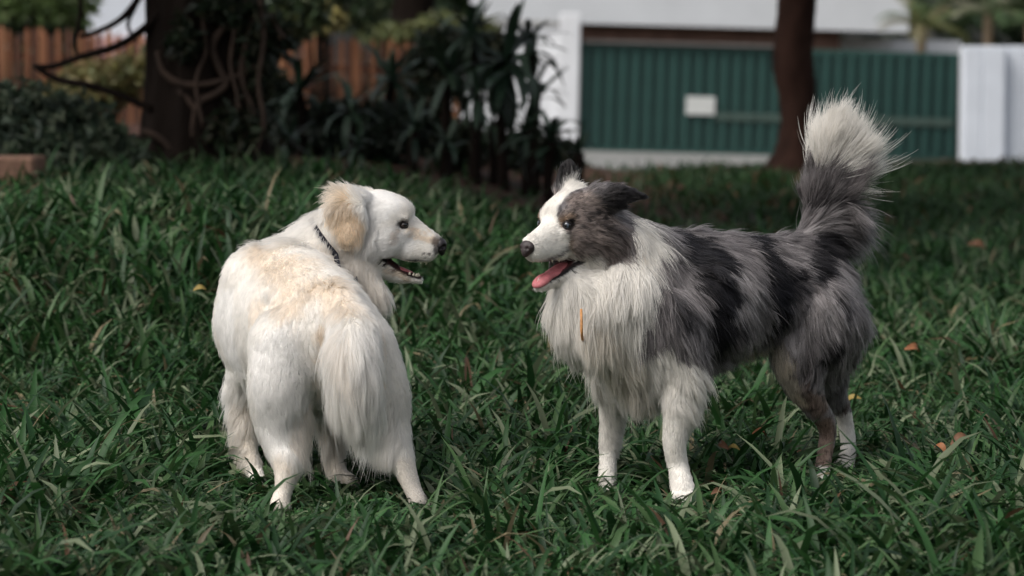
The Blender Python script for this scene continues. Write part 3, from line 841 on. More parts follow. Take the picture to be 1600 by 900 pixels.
def grow_fur(name, coat, base, count, mat, parent, seed=1, clump=0.55, per=22, r0=0.00036, vary=0.18, clump_vary=0.10, bare=(), dens=None, curl=0.10, flow=0.25):
    V, Q = coat.V, coat.Q
    rs = np.random.RandomState(seed)
    T = np.concatenate([Q[:, [0, 1, 2]], Q[:, [0, 2, 3]]])
    A, B, C = V[T[:, 0]], V[T[:, 1]], V[T[:, 2]]
    cr = np.cross(B - A, C - A); ar = np.linalg.norm(cr, axis=1)
    N = cr / np.maximum(ar, 1e-12)[:, None]
    cen = (A + B + C) / 3
    view = np.array(CAMV) - cen; view /= np.linalg.norm(view, axis=1)[:, None]
    w = ar * np.where((N * view).sum(1) > -0.25, 1.0, 0.45)
    if dens is not None: w = w * dens(cen)
    for c, r in bare:
        w = w * (np.linalg.norm(cen - np.array(c), axis=1) > r)
    # smooth vertex normals
    VN = np.zeros_like(V)
    for k in range(3):
        for i in range(3): VN[:, i] += np.bincount(T[:, k], cr[:, i], len(V))
    VN /= np.maximum(np.linalg.norm(VN, axis=1), 1e-12)[:, None]
    t = rs.choice(len(T), count, p=w / w.sum())
    u, v = rs.rand(count), rs.rand(count); fl = u + v > 1; u[fl], v[fl] = 1 - u[fl], 1 - v[fl]
    P = A[t] * (1 - u - v)[:, None] + B[t] * u[:, None] + C[t] * v[:, None]
    n = VN[T[t, 0]] * (1 - u - v)[:, None] + VN[T[t, 1]] * u[:, None] + VN[T[t, 2]] * v[:, None]
    n /= np.linalg.norm(n, axis=1)[:, None]
    cl = coat.color(P, base)
    ok = cl[:, 0] < 2.2 * cl[:, 1]                        # no hair on the lining of the mouth
    P, n, cl = P[ok], n[ok], cl[ok]; count = len(P)
    f = coat.field(P)
    K = max(count // per, 10)
    ctr = rs.choice(count, K, replace=False)
    own = ctr[nearest_idx(P, P[ctr], 0.01)]
    NP = 7
    s = np.linspace(0, 1, NP)
    # slow swirl of the comb direction plus a little disorder
    sw = np.stack([noise3(P + 11 * k, 22) - 0.5 for k in range(3)], 1) * 2 * flow
    sw += np.stack([noise3(P + 5 * k, 70) - 0.5 for k in range(3)], 1) * 2 * flow * 0.8
    sw *= np.clip(f[:, 3] / .03, .3, 1)[:, None]
    dirv = f[:, :3] / np.maximum(np.linalg.norm(f[:, :3], axis=1), 1e-6)[:, None] + sw
    tg = dirv - (dirv * n).sum(1)[:, None] * n
    tl = np.linalg.norm(tg, axis=1)
    tg = tg / np.maximum(tl, 1e-6)[:, None]
    ln = f[:, 3] * (0.72 + 0.5 * rs.rand(count)) * (0.8 + 0.4 * noise3(P, 60))
    lift = f[:, 4] * (0.7 + 0.6 * rs.rand(count))
    stray = rs.rand(count) < .05                          # loose hairs that leave the lock
    ln = np.where(stray, ln * 1.35, ln); lift = np.where(stray, lift + .25, lift)
    # hairs combed straight out of the skin (tail tips) stand off it
    out = np.clip((dirv * n).sum(1), 0, 1) * 0.8
    d0 = tg * np.clip(tl, 0.25, 1)[:, None] + n * (lift + out)[:, None] + rs.randn(count, 3) * 0.07
    d0 /= np.linalg.norm(d0, axis=1)[:, None]
    ph = rs.rand(count) * 6.28
    pts = np.empty((count, NP, 3), np.float32); pts[:, 0] = P
    side = np.cross(n, d0)
    cur = P.copy(); dcur = d0.copy()
    for k in range(1, NP):
        step = ln / (NP - 1)
        bend = tg * 0.10 - n * (np.minimum(lift, .38) * 0.22)[:, None]
        bend[:, 2] -= f[:, 5] * 0.30
        bend += side * (np.sin(ph + s[k] * 5.0) * curl)[:, None]
        dcur = dcur + bend; dcur /= np.linalg.norm(dcur, axis=1)[:, None]
        cur = cur + dcur * step[:, None]
        pts[:, k] = cur
    # draw the tips together into locks
    rel = pts - pts[:, :1]
    lead = pts[own] - pts[:, :] * 0
    long = np.clip((ln - 0.004) / 0.022, 0.15, 1)
    ratio = (ln / np.maximum(ln[own], 1e-5)).clip(0, 1.3)
    cf = (np.where(stray, .15, clump) * long)[:, None, None] * (s[None, :, None] ** 1.3)
    tgt = pts[own][:, :1] + (pts[own] - pts[own][:, :1]) * ratio[:, None, None]
    pts = pts * (1 - cf) + tgt * cf
    # hairs of a lock share a tone
    lum = cl.mean(1).clip(0, .8)
    amp = 1 - .9 * lum / .8
    tone = 1 + ((rs.rand(count)[own] - 0.5) * 2 * clump_vary + (rs.rand(count) - 0.5) * 2 * vary) * np.maximum(amp, .12)
    cl = np.clip(cl * tone[:, None], 0.004, 0.93)
    hc = bpy.data.hair_curves.new(name)
    hc.add_curves([NP] * count)
    hc.attributes['position'].data.foreach_set('vector', np.ascontiguousarray(pts, np.float32).ravel()) if 'position' in hc.attributes else None
    rad = (r0 * (0.7 + 0.6 * rs.rand(count)))[:, None] * np.array([1, 1, 1, .95, .85, .6, .15])[None]
    ra = hc.attributes.get('radius') or hc.attributes.new('radius', 'FLOAT', 'POINT')
    ra.data.foreach_set('value', rad.astype(np.float32).ravel())
    ca = hc.attributes.new('coat', 'FLOAT_COLOR', 'CURVE')
    c4 = np.ones((count, 4), np.float32); c4[:, :3] = cl
    ca.data.foreach_set('color', c4.ravel())
    hc.materials.append(mat)
    o = bpy.data.objects.new(name, hc)
    return put(o, parent)

def hair_mat(name, rough=0.38, radial=0.55, diffuse=0.5):
    m = bpy.data.materials.new(name); m.use_nodes = True
    nt = m.node_tree; nt.nodes.clear()
    out = nt.nodes.new('ShaderNodeOutputMaterial')
    h = nt.nodes.new('ShaderNodeBsdfHairPrincipled')
    h.model = 'CHIANG'; h.parametrization = 'COLOR'
    a = nt.nodes.new('ShaderNodeAttribute'); a.attribute_name = 'coat'
    nt.links.new(a.outputs['Color'], h.inputs['Color'])
    h.inputs['Roughness'].default_value = rough
    h.inputs['Radial Roughness'].default_value = radial
    h.inputs['IOR'].default_value = 1.42
    h.inputs['Random Roughness'].default_value = 0.2
    d = nt.nodes.new('ShaderNodeBsdfDiffuse'); nt.links.new(a.outputs['Color'], d.inputs['Color'])
    mx = nt.nodes.new('ShaderNodeMixShader'); mx.inputs[0].default_value = diffuse
    nt.links.new(h.outputs[0], mx.inputs[1]); nt.links.new(d.outputs[0], mx.inputs[2])
    nt.links.new(mx.outputs[0], out.inputs['Surface'])
    return m

def eye_mat(name, iris, pupil=0.42, irisr=0.92):
    """a wet eye: pupil and iris by the angle from the eye's own front (local +Z)"""
    m, nt, b = new_mat(name)
    N, L = nt.nodes, nt.links
    tc = N.new('ShaderNodeTexCoord'); vl = N.new('ShaderNodeVectorMath'); vl.operation = 'NORMALIZE'
    L.new(tc.outputs['Object'], vl.inputs[0])
    sp = N.new('ShaderNodeSeparateXYZ'); L.new(vl.outputs[0], sp.inputs[0])
    rp = N.new('ShaderNodeValToRGB'); e = rp.color_ramp.elements
    e[0].position = 0.0; e[0].color = (0.012, 0.010, 0.010, 1)
    e[1].position = 1.0; e[1].color = (0.003, 0.003, 0.004, 1)
    a = rp.color_ramp.elements.new(1 - irisr * 0.5); a.color = (0.01, 0.008, 0.008, 1)
    a = rp.color_ramp.elements.new(1 - irisr * 0.44); a.color = (*iris, 1)
    a = rp.color_ramp.elements.new(1 - pupil * 0.32); a.color = (*[x * 0.7 for x in iris], 1)
    a = rp.color_ramp.elements.new(1 - pupil * 0.27); a.color = (0.003, 0.003, 0.004, 1)
    L.new(sp.outputs['Z'], rp.inputs[0]); L.new(rp.outputs[0], b.inputs['Base Color'])
    b.inputs['Roughness'].default_value = 0.05; b.inputs['Coat Weight'].default_value = 1.0
    return m
def uv_sphere(name, c, r, mat, parent, axis=None, scale=(1, 1, 1), seg=20):
    bm = bmesh.new(); bmesh.ops.create_uvsphere(bm, u_segments=seg, v_segments=seg // 2 + 2, radius=r)
    for v in bm.verts: v.co = Vector((v.co.x * scale[0], v.co.y * scale[1], v.co.z * scale[2]))
    me = bpy.data.meshes.new(name); bm.to_mesh(me); bm.free()
    me.polygons.foreach_set('use_smooth', np.ones(len(me.polygons), bool))
    me.materials.append(mat)
    o = bpy.data.objects.new(name, me); o.location = c
    if axis is not None: o.rotation_euler = Vector(axis).to_track_quat('Z', 'Y').to_euler()
    return put(o, parent)
def sdf_part(name, prims, mat, parent, h=0.0016, shade=True):
    """a small blended part (nose, tongue) from the same kind of volumes"""
    global H
    keep = H; H = h
    P = []
    for p in prims:
        if p[0] == 'cap': P += [np.array(p[1]) - p[2], np.array(p[1]) + p[2], np.array(p[3]) - p[4], np.array(p[3]) + p[4]]
        else: P += [np.array(p[1]) - max(p[2]), np.array(p[1]) + max(p[2])]
    P = np.array(P)
    b = Body(P.min(0) - 0.012, P.max(0) + 0.012)
    for p in prims:
        if p[0] == 'cap': b.cap(p[1], p[2], p[3], p[4], p[5])
        elif p[0] == 'ell': b.ell(p[1], p[2], p[3], p[4])
        else: b.ell(p[1], p[2], p[3], p[4], cut=True)
    V, Q = b.mesh()
    H = keep
    return np_mesh(name, V, Q, mat, parent, shade)

# ------------------------------------------------------------------ the cream dog
R = 1.0 / PXM
def pt(px, py, Y): return at(px, py, Y)
def limb(b, rows, k):
    b.chain([(pt(x, y, Y), r * R) for (x, y, Y, r) in rows], k * R)
def toes(b, c, fwd, r, spread, k=3):
    """four toes fanned out at the front of a paw"""
    f = Vector(fwd).normalized(); l = Vector((0, 0, 1)).cross(f)
    for q in (-1.5, -0.5, 0.5, 1.5):
        p = Vector(c) + l * q * spread * R + f * (r * (1.15 - 0.18 * abs(q))) * R
        b.cap(Vector(c) + l * q * spread * 0.6 * R, r * 0.6 * R, p + Vector((0, 0, -r * 0.3 * R)), r * 0.52 * R, k * R)

m_skin = attr_mat('dog_skin', rough=0.75, spec=0.2)
m_fur = hair_mat('dog_fur', diffuse=.55)
m_fur_c = hair_mat('cream_fur', diffuse=.22)
m_nose = plain('nose_leather', (0.018, 0.014, 0.015), rough=0.32, var=0.3, scale=300, bump=0.25, bscale=900, spec=0.5)
m_nose_pale = plain('nose_leather_brown', (0.035, 0.024, 0.024), rough=0.38, var=0.4, scale=200, bump=0.25, bscale=900, spec=0.5)
m_tongue = plain('tongue', (0.50, 0.15, 0.16), rough=0.38, var=0.18, scale=120, bump=0.3, bscale=1500, spec=0.5)
m_tooth = plain('tooth', (0.72, 0.66, 0.52), rough=0.3, var=0.1, scale=100)
m_gum = plain('gum', (0.09, 0.035, 0.035), rough=0.3, var=0.5, scale=160, spec=0.5)
m_collar = plain('collar_webbing', (0.016, 0.016, 0.022), rough=.8, var=0.4, scale=400)

def tooth_mesh(name, base, tip, r, mat, parent):
    V, Q = tube([base, Vector(base).lerp(Vector(tip), 0.5), tip], [r, r * 0.8, r * 0.15], 8)
    return mesh_obj(name, V, Q, mat, parent, True)

m_lid = plain('eyelid_skin', (0.022, 0.017, 0.016), rough=.45, var=.3, scale=200)
def eyelid(h, c, r, look, parent, hw, hh, tilt):
    """an almond opening in a shell round the eye"""
    f = Frame((0, 0, 0), look); s_ = Frame((0, 0, 0), look, Vector((0, 0, 1)) + Vector(look).cross(Vector((0, 0, 1))) * tilt)
    sdf_part('eyelid', [('ell', c, np.array((1, 1, 1)) * r * 1.17, f.M, .001), ('cut', Vector(c) + Vector(look).normalized() * r * .9, np.array((r * 1.2, hh, hw)), s_.M, .001)], m_lid, parent, .0011)
def build_cream_dog():
    root = empty('dog', at(545, 800, -0.2), 'cream white long-haired dog seen from behind, head turned right over its shoulder', 'dog')
    b = Body((-0.72, -0.48, -0.04), (0.02, 0.46, 0.76))
    # trunk
    limb(b, [(512, 532, -.17, 86), (476, 502, -.03, 95), (440, 482, .11, 98)], 30)
    limb(b, [(425, 520, .10, 86), (470, 540, .0, 80)], 30)
    limb(b, [(400, 440, .08, 54), (388, 500, .09, 46)], 18)                     # left shoulder blade
    limb(b, [(455, 410, .06, 30), (498, 446, -.10, 26), (540, 486, -.24, 24)], 22)   # spine ridge
    limb(b, [(448, 540, -.20, 46), (472, 518, -.21, 38)], 20)                   # hip point
    # hind legs
    limb(b, [(448, 540, -.20, 56), (438, 605, -.225, 48), (437, 655, -.225, 38), (442, 695, -.24, 28), (448, 726, -.265, 20), (443, 764, -.28, 13), (437, 788, -.29, 14.5)], 14)
    limb(b, [(458, 560, -.13, 54), (446, 620, -.11, 38), (440, 660, -.14, 26)], 20)
    limb(b, [(562, 548, -.17, 56), (590, 612, -.18, 46), (602, 655, -.19, 35), (615, 692, -.21, 26), (629, 724, -.235, 18), (645, 764, -.26, 13), (655, 786, -.28, 13.5)], 14)
    limb(b, [(562, 565, -.12, 54), (586, 625, -.10, 36), (600, 660, -.13, 24)], 20)
    # tail
    limb(b, [(540, 488, -.24, 26), (550, 518, -.33, 33), (552, 560, -.39, 35), (558, 605, -.40, 27), (566, 645, -.385, 13)], 6)
    for a_, b_ in (((408, 474, -.135), (398, 560, -.165)), ((510, 520, -.31), (506, 620, -.31)), ((600, 535, -.31), (606, 600, -.30))):
        b.cap(at(*a_), 14 * R, at(*b_), 12 * R, 14 * R, True)                   # flank hollow, cleft between the thighs
    # forelegs
    limb(b, [(410, 560, .12, 50), (388, 635, .10, 20), (388, 695, .08, 14), (395, 732, .06, 14), (402, 754, .03, 15)], 14)
    limb(b, [(505, 595, .08, 46), (520, 655, .07, 19), (521, 712, .05, 14), (530, 740, .03, 13), (548, 752, .01, 10)], 14)
    toes(b, at(437, 792, -.30), (-.1, 1, 0), 12, 8)
    toes(b, at(656, 790, -.28), (.5, .8, 0), 11, 8)
    # neck and throat
    limb(b, [(470, 428, .14, 66), (518, 388, .16, 60), (562, 358, .15, 50)], 24)
    limb(b, [(520, 440, .15, 50), (556, 416, .15, 42), (572, 380, .14, 40)], 24)
    limb(b, [(560, 425, .12, 32), (582, 456, .10, 20)], 18)
    # head
    h = Frame(at(592, 343, .13), (1, -.06, 0))
    E = lambda a, bb, w, r, k=12, cut=False: b.ell(h(a, bb, w), np.array(r) * R, h.M, k * R, cut)
    C = lambda a, ra, c, rc, k=12, cut=False: b.cap(h(*a), ra * R, h(*c), rc * R, k * R, cut)
    E(0, 0, 0, (48, 47, 44)); 
    for s in (-1, 1):
        E(26, 10, 14 * s, (27, 24, 22), 14)
        E(12, -32, 20 * s, (32, 31, 25), 16)
    C((46, -30, 0), 28, (76, -42, 0), 20, 12)
    C((54, -13, 0), 15, (91, -38, 0), 12, 10)
    for s in (-1, 1):
        C((50, -48, 12 * s), 17, (79, -53, 9 * s), 13, 8)
        E(38, 3, 28 * s, (12, 6, 7), 6)                 # brow over the eye
        E(40, -19, 26 * s, (13, 6, 6), 8)               # below the eye
        E(44, -7, 33 * s, (9, 6, 9), 4, True)         # socket
    C((2, -66, 0), 22, (38, -88, 0), 12, 12); C((38, -88, 0), 12, (63, -95, 0), 7.5, 8)
    for w in (-26, -13, 0, 13, 26):                     # open mouth
        C((14, -57, w), 5.5, (40, -71, w), 8, 3, True); C((40, -71, w), 8, (95, -86, w), 10, 3, True)
    E(97, -47, 0, (5, 5, 8), 3, True)
    # ears
    for s in (-1, 1):
        b.ell(h(-46, 6, 50 * s), np.array((32, 42, 9)) * R, Frame((0, 0, 0), (1, 0.12 * s, 0)).M, 4 * R)
        b.ell(h(-45, -19, 52 * s), np.array((23, 21, 8)) * R, Frame((0, 0, 0), (1, 0.12 * s, 0)).M, 6 * R)
        C((-22, 34, 30 * s), 14, (-52, 34, 38 * s), 12, 12)
    V, Q = b.mesh()
    ct = Coat(V, Q, 0.0)
    base = (0.84, 0.795, 0.725)
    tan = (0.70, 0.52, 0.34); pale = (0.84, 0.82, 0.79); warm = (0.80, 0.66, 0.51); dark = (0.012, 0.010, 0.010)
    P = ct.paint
    P([(420, 400), (440, 420), (480, 450)], 36, warm, 40, .7, 24, 20); P([(500, 450), (540, 480)], 30, warm, 28, .75, 20, 25); P([(430, 470), (455, 490)], 20, tan, 20, .4, 16); P([(505, 520), (512, 560)], 12, tan, 12, .7, 10); P([(398, 470), (402, 500)], 14, warm, 14, .6)  # warm back patches; strokes in tail cleft and flank crease paint in shade
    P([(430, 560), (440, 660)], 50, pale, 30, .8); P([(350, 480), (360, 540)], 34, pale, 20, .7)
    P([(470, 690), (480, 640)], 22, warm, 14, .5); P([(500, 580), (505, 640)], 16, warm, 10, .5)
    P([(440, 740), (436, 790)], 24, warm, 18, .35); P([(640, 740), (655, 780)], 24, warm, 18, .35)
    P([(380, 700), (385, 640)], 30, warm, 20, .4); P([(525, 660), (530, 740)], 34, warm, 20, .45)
    P([(530, 520), (540, 570)], 14, warm, 10, .4); P([(592, 520), (596, 590)], 8, warm, 8, .6); P([(520, 400), (570, 450)], 30, warm, 20, .4)  # strokes along both tail edges put crease shade into the coat colour
    # head
    P([(525, 318), (538, 345), (545, 372)], 25, tan, 12, .9); P([(546, 368)], 15, (.74, .56, .40), 10, .5); P([(510, 300), (550, 296)], 22, warm, 14, .55)
    P([(585, 320), (600, 310)], 30, pale, 16, .9); P([(600, 380), (620, 372)], 30, pale, 18, .8)
    P([(650, 362), (676, 374)], 11, tan, 8, .55); P([(628, 362), (624, 366)], 9, (0.42, 0.32, 0.24), 7, .55)
    P([h(44, -7, -30)], 7.5, (0.07, 0.05, 0.04), 3, .9, 2)
    P([h(36, -3, -32), h(42, 2, -30), h(51, -3, -24)], 4, (0.05, 0.035, 0.03), 3, .8, 2)
    P([h(90, -36, -12), h(94, -32, 0), h(92, -48, -12)], 8, (0.07, 0.05, 0.045), 5, .8, 3)
    for dx, dy in ((672, 398), (666, 402), (678, 404), (672, 408), (680, 396), (662, 396), (683, 408)):
        P([(dx, dy)], 1.8, (0.08, 0.06, 0.05), 1.2, .7, 1)
    for s in (-1, 1):
        P([h(12, -55, 26 * s), h(30, -62, 27 * s), h(45, -65, 26 * s), h(72, -69, 20 * s)], 6, dark, 2.5, 1, 1.5)
        P([h(12, -61, 24 * s), h(38, -79, 16 * s), h(66, -90, 8 * s)], 6.5, dark, 2, 1, 1.5)
    for w in (-10, 0, 10):
        P([h(16, -60, w), h(40, -72, w), h(70, -82, w)], 12, (0.035, 0.014, 0.014), 2, 1, 1)
    P([(606, 420), (640, 437)], 4, (0.62, 0.44, 0.26), 4, .5, 2)
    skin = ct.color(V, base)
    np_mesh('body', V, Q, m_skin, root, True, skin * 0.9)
    g = ct.guide
    # trunk
    g(430, 375, .5, .9, -.4, 11.6, .28); g(380, 400, -.3, 1, -.3, 10.9, .28); g(345, 470, -.1, 1, -.2, 10.9, .26); g(345, 550, .2, 1, -.2, 12.4, .26)
    g(400, 480, .2, 1, -.3, 11.6, .26); g(440, 430, .4, 1, -.5, 13.1, .28); g(480, 420, .6, .8, -.6, 14.0, .28); g(530, 430, .8, .8, -.5, 14.0, .28)
    g(500, 460, .3, 1, -.6, 14.0, .28); g(570, 470, .7, 1, -.4, 14.0, .28); g(450, 500, .0, 1, -.4, 12.4, .26); g(590, 510, .3, 1, -.2, 12.4, .26)
    # hind legs
    g(410, 560, -.1, 1, -.1, 11.6, .24); g(440, 580, .0, 1, -.1, 12.4, .24); g(400, 640, .1, 1, .0, 12.4, .26); g(440, 650, .25, 1, -.2, 15.5, .28)
    g(480, 560, .3, 1, -.2, 15.5, .26); g(485, 630, .3, 1, -.3, 40.8, .34, .35); g(470, 680, .45, 1, -.3, 44.2, .40, .4); g(478, 655, .4, 1, -.3, 44.2, .38, .4); g(430, 700, .1, 1, -.1, 10.9, .25)
    g(440, 740, .1, 1, 0, 4.3, .22); g(440, 718, .1, 1, 0, 6.8, .24); g(455, 712, .3, 1, -.2, 22.0, .3, .3); g(437, 785, .0, 1, .2, 3.7, .25); g(415, 690, .1, 1, 0, 9.2, .25)
    g(620, 600, .2, 1, -.1, 13.1, .26); g(635, 660, .2, 1, -.1, 12.4, .30); g(610, 690, -.1, 1, -.3, 40.8, .32, .4); g(640, 740, .3, 1, 0, 3.7, .22); g(655, 782, .3, 1, .2, 3.7, .22)
    g(600, 660, -.1, 1, -.3, 40.8, .34, .4); g(626, 700, .2, 1, -.1, 10.9, .25); g(630, 722, .2, 1, -.1, 5.6, .22)
    # tail
    g(545, 490, .3, 1, -.4, 22, .22); g(522, 530, -.25, 1, -.2, 44, .26, .3); g(555, 530, .0, 1, -.5, 46, .20, .35); g(582, 540, .3, 1, -.2, 40, .26, .3)
    g(532, 600, -.1, 1, -.2, 62, .22, .5); g(558, 600, .02, 1, -.3, 64, .20, .5); g(582, 610, .15, 1, -.1, 58, .26, .5); g(566, 650, .05, 1, -.1, 62, .2, .6)
    # forelegs
    g(370, 610, -.9, 1, -.1, 32, .8, .4); g(372, 650, -.9, 1, -.1, 32, .8, .4); g(0, 0, .0, 1, -.1, 9, .24, 0, at(400, 640, .07)); g(0, 0, -1, 1, -.1, 36, .9, .4, at(367, 612, .10)); g(0, 0, -1, 1, -.1, 34, .9, .4, at(368, 650, .095)); g(0, 0, -1, 1, -.1, 28, .8, .4, at(372, 690, .085)); g(392, 690, .1, 1, 0, 8, .22); g(376, 700, -.8, 1, -.1, 24, .7, .4)
    g(395, 745, .1, 1, -.3, 8, .25); g(515, 670, -.1, 1, -.5, 44, .4, .4); g(530, 690, .2, 1, -.3, 26, .35, .4); g(520, 730, .2, 1, -.4, 22, .3, .4); g(545, 748, 1, .3, -.2, 6, .2)
    # neck, throat, chest
    g(455, 375, -.5, .7, -.2, 26, .5); g(480, 345, -.6, .6, -.1, 24, .45); g(500, 385, -.3, 1, -.3, 22, .32); g(540, 410, .2, 1, -.2, 26, .32); g(520, 440, .3, 1, -.3, 24, .34)
    g(570, 430, .3, 1, -.1, 34, .34, .3); g(590, 455, .45, 1, 0, 38, .4, .4); g(510, 310, -.8, .3, -.1, 30, .75); g(530, 292, -.5, -.5, -.1, 28, .8); g(552, 292, -.3, -.5, 0, 18, .6)
    # head
    g(545, 320, -.05, 1, -.2, 9, .22); g(520, 330, -.5, 1, -.1, 16, .30); g(545, 345, 0, 1, -.1, 6, .2); g(543, 370, 0, 1, -.1, 4, .18); g(568, 345, .3, 1, 0, 16, .3); g(572, 370, .2, 1, 0, 26, .34)
    g(600, 300, -1, .0, 0, 6, .22); g(630, 325, -1, -.3, 0, 4.5, .2); g(615, 345, -1, .1, 0, 5, .2); g(600, 385, -1, .4, 0, 9, .26); g(585, 400, -.6, .9, 0, 16, .3)
    g(640, 380, -1, .3, 0, 4.5, .2); g(665, 380, -1, .2, 0, 3.5, .18); g(680, 395, -.8, .6, 0, 3.5, .2); g(655, 402, -.8, .7, 0, 4.5, .22); g(640, 435, -1, .2, 0, 5, .22); g(605, 425, -1, .4, 0, 10, .28)
    bare = [(h(43, -7, -33), 8 * R), (h(43, -7, 33), 8 * R), (h(99, -44, 0), 9 * R)]
    for w in (-24, -10, 0, 10, 24):
        bare += [(h(16, -58, w), 7.5 * R), (h(24, -62, w), 8.5 * R), (h(34, -68, w), 10.5 * R), (h(48, -75, w), 11.5 * R), (h(62, -81, w), 11.5 * R)]
    for s in (-1, 1):
        bare += [(h(*q), 6.5 * R) for q in ((12, -55, 26 * s), (30, -62, 27 * s), (45, -65, 26 * s), (60, -68, 23 * s), (12, -61, 24 * s), (24, -70, 20 * s), (38, -79, 16 * s), (52, -85, 12 * s), (66, -90, 8 * s))]
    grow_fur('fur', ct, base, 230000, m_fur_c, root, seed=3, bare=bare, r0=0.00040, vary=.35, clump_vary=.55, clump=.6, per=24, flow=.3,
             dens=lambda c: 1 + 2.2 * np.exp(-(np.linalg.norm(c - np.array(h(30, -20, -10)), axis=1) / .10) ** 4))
    # nose, eyes, mouth
    nose = sdf_part('nose', [('ell', h(98, -41, 0), np.array((11, 12.5, 13)) * R, h.M, .004), ('ell', h(101, -51, 0), np.array((5, 7, 5)) * R, h.M, .004),
                      ('cut', h(105, -43, -8), np.array((6, 3.6, 3.6)) * R, h.M, .002), ('cut', h(105, -43, 8), np.array((6, 3.6, 3.6)) * R, h.M, .002),
                      ('cut', h(101, -46, -12.5), np.array((5, 2, 3)) * R, h.M, .002)], m_nose, root)
    m_eye = eye_mat('brown_eye', (0.030, 0.013, 0.007))
    for s in (-1, 1):
        eye = uv_sphere('eye', h(42.5, -7, 25.4 * s), 6.6 * R, m_eye, root, h.vec(.62, .05, .78 * s))
        eyelid(h, h(42.5, -7, 25.4 * s), 6.6 * R, h.vec(.5, .0, .86 * s), eye, 6.2 * R, 2.9 * R, .25 * s)
    sdf_part('tongue', [('ell', h(34, -80, 0), np.array((26, 5, 12)) * R, Frame((0, 0, 0), h.vec(.93, -.33, 0)).M, .004)], m_tongue, root, 0.002)
    jaw = [(62, -88, -6, 6), (60, -87, -9, 5), (56, -86, -11, 5), (64, -89, -3, 5), (64, -89, 3, 5), (62, -88, 6, 6), (50, -84, -12, 5)]
    for a, bb, w, l in jaw: tooth_mesh('lower_tooth', h(a, bb - 3, w), h(a + 1, bb - 3 + l, w), 2.0 * R, m_tooth, root)
    for a, bb, w, l in ((76, -62, -9, 10), (80, -62, -5, 6), (81, -62, 0, 6), (68, -63, -11, 7), (60, -61, -12, 6), (76, -62, 9, 10)):
        tooth_mesh('upper_tooth', h(a, bb + 2, w), h(a, bb - l, w), 2.2 * R, m_tooth, root)
    # collar, mostly sunk in the coat
    cp = []
    c0 = at(532, 392, .16); ax = (at(572, 352, .15) - at(500, 412, .16)).normalized()
    u = ax.cross(Vector((0, 1, 0))).normalized(); v = ax.cross(u)
    n = 40; Vv = []; Qq = []
    for i in range(n):
        th = 2 * math.pi * i / n
        d = u * math.cos(th) + v * math.sin(th)
        hit = ct.bvh.ray_cast(c0 + d * 0.25, -d)
        rr = (hit[0] - c0).length + 0.0005 if hit[0] is not None else .08
        for k, (o_, w_) in enumerate(((0, -4.5), (.003, -4.5), (.003, 4.5), (0, 4.5))):
            Vv.append(c0 + d * (rr + o_) + ax * w_ * R)
    for i in range(n):
        j = (i + 1) % n
        for k in range(4): Qq.append((i * 4 + k, j * 4 + k, j * 4 + (k + 1) % 4, i * 4 + (k + 1) % 4))
    o = mesh_obj('collar', Vv, Qq, m_collar, root, True); o['label'] = 'dark collar half hidden in the neck fur'
    return root
cream_dog = build_cream_dog()

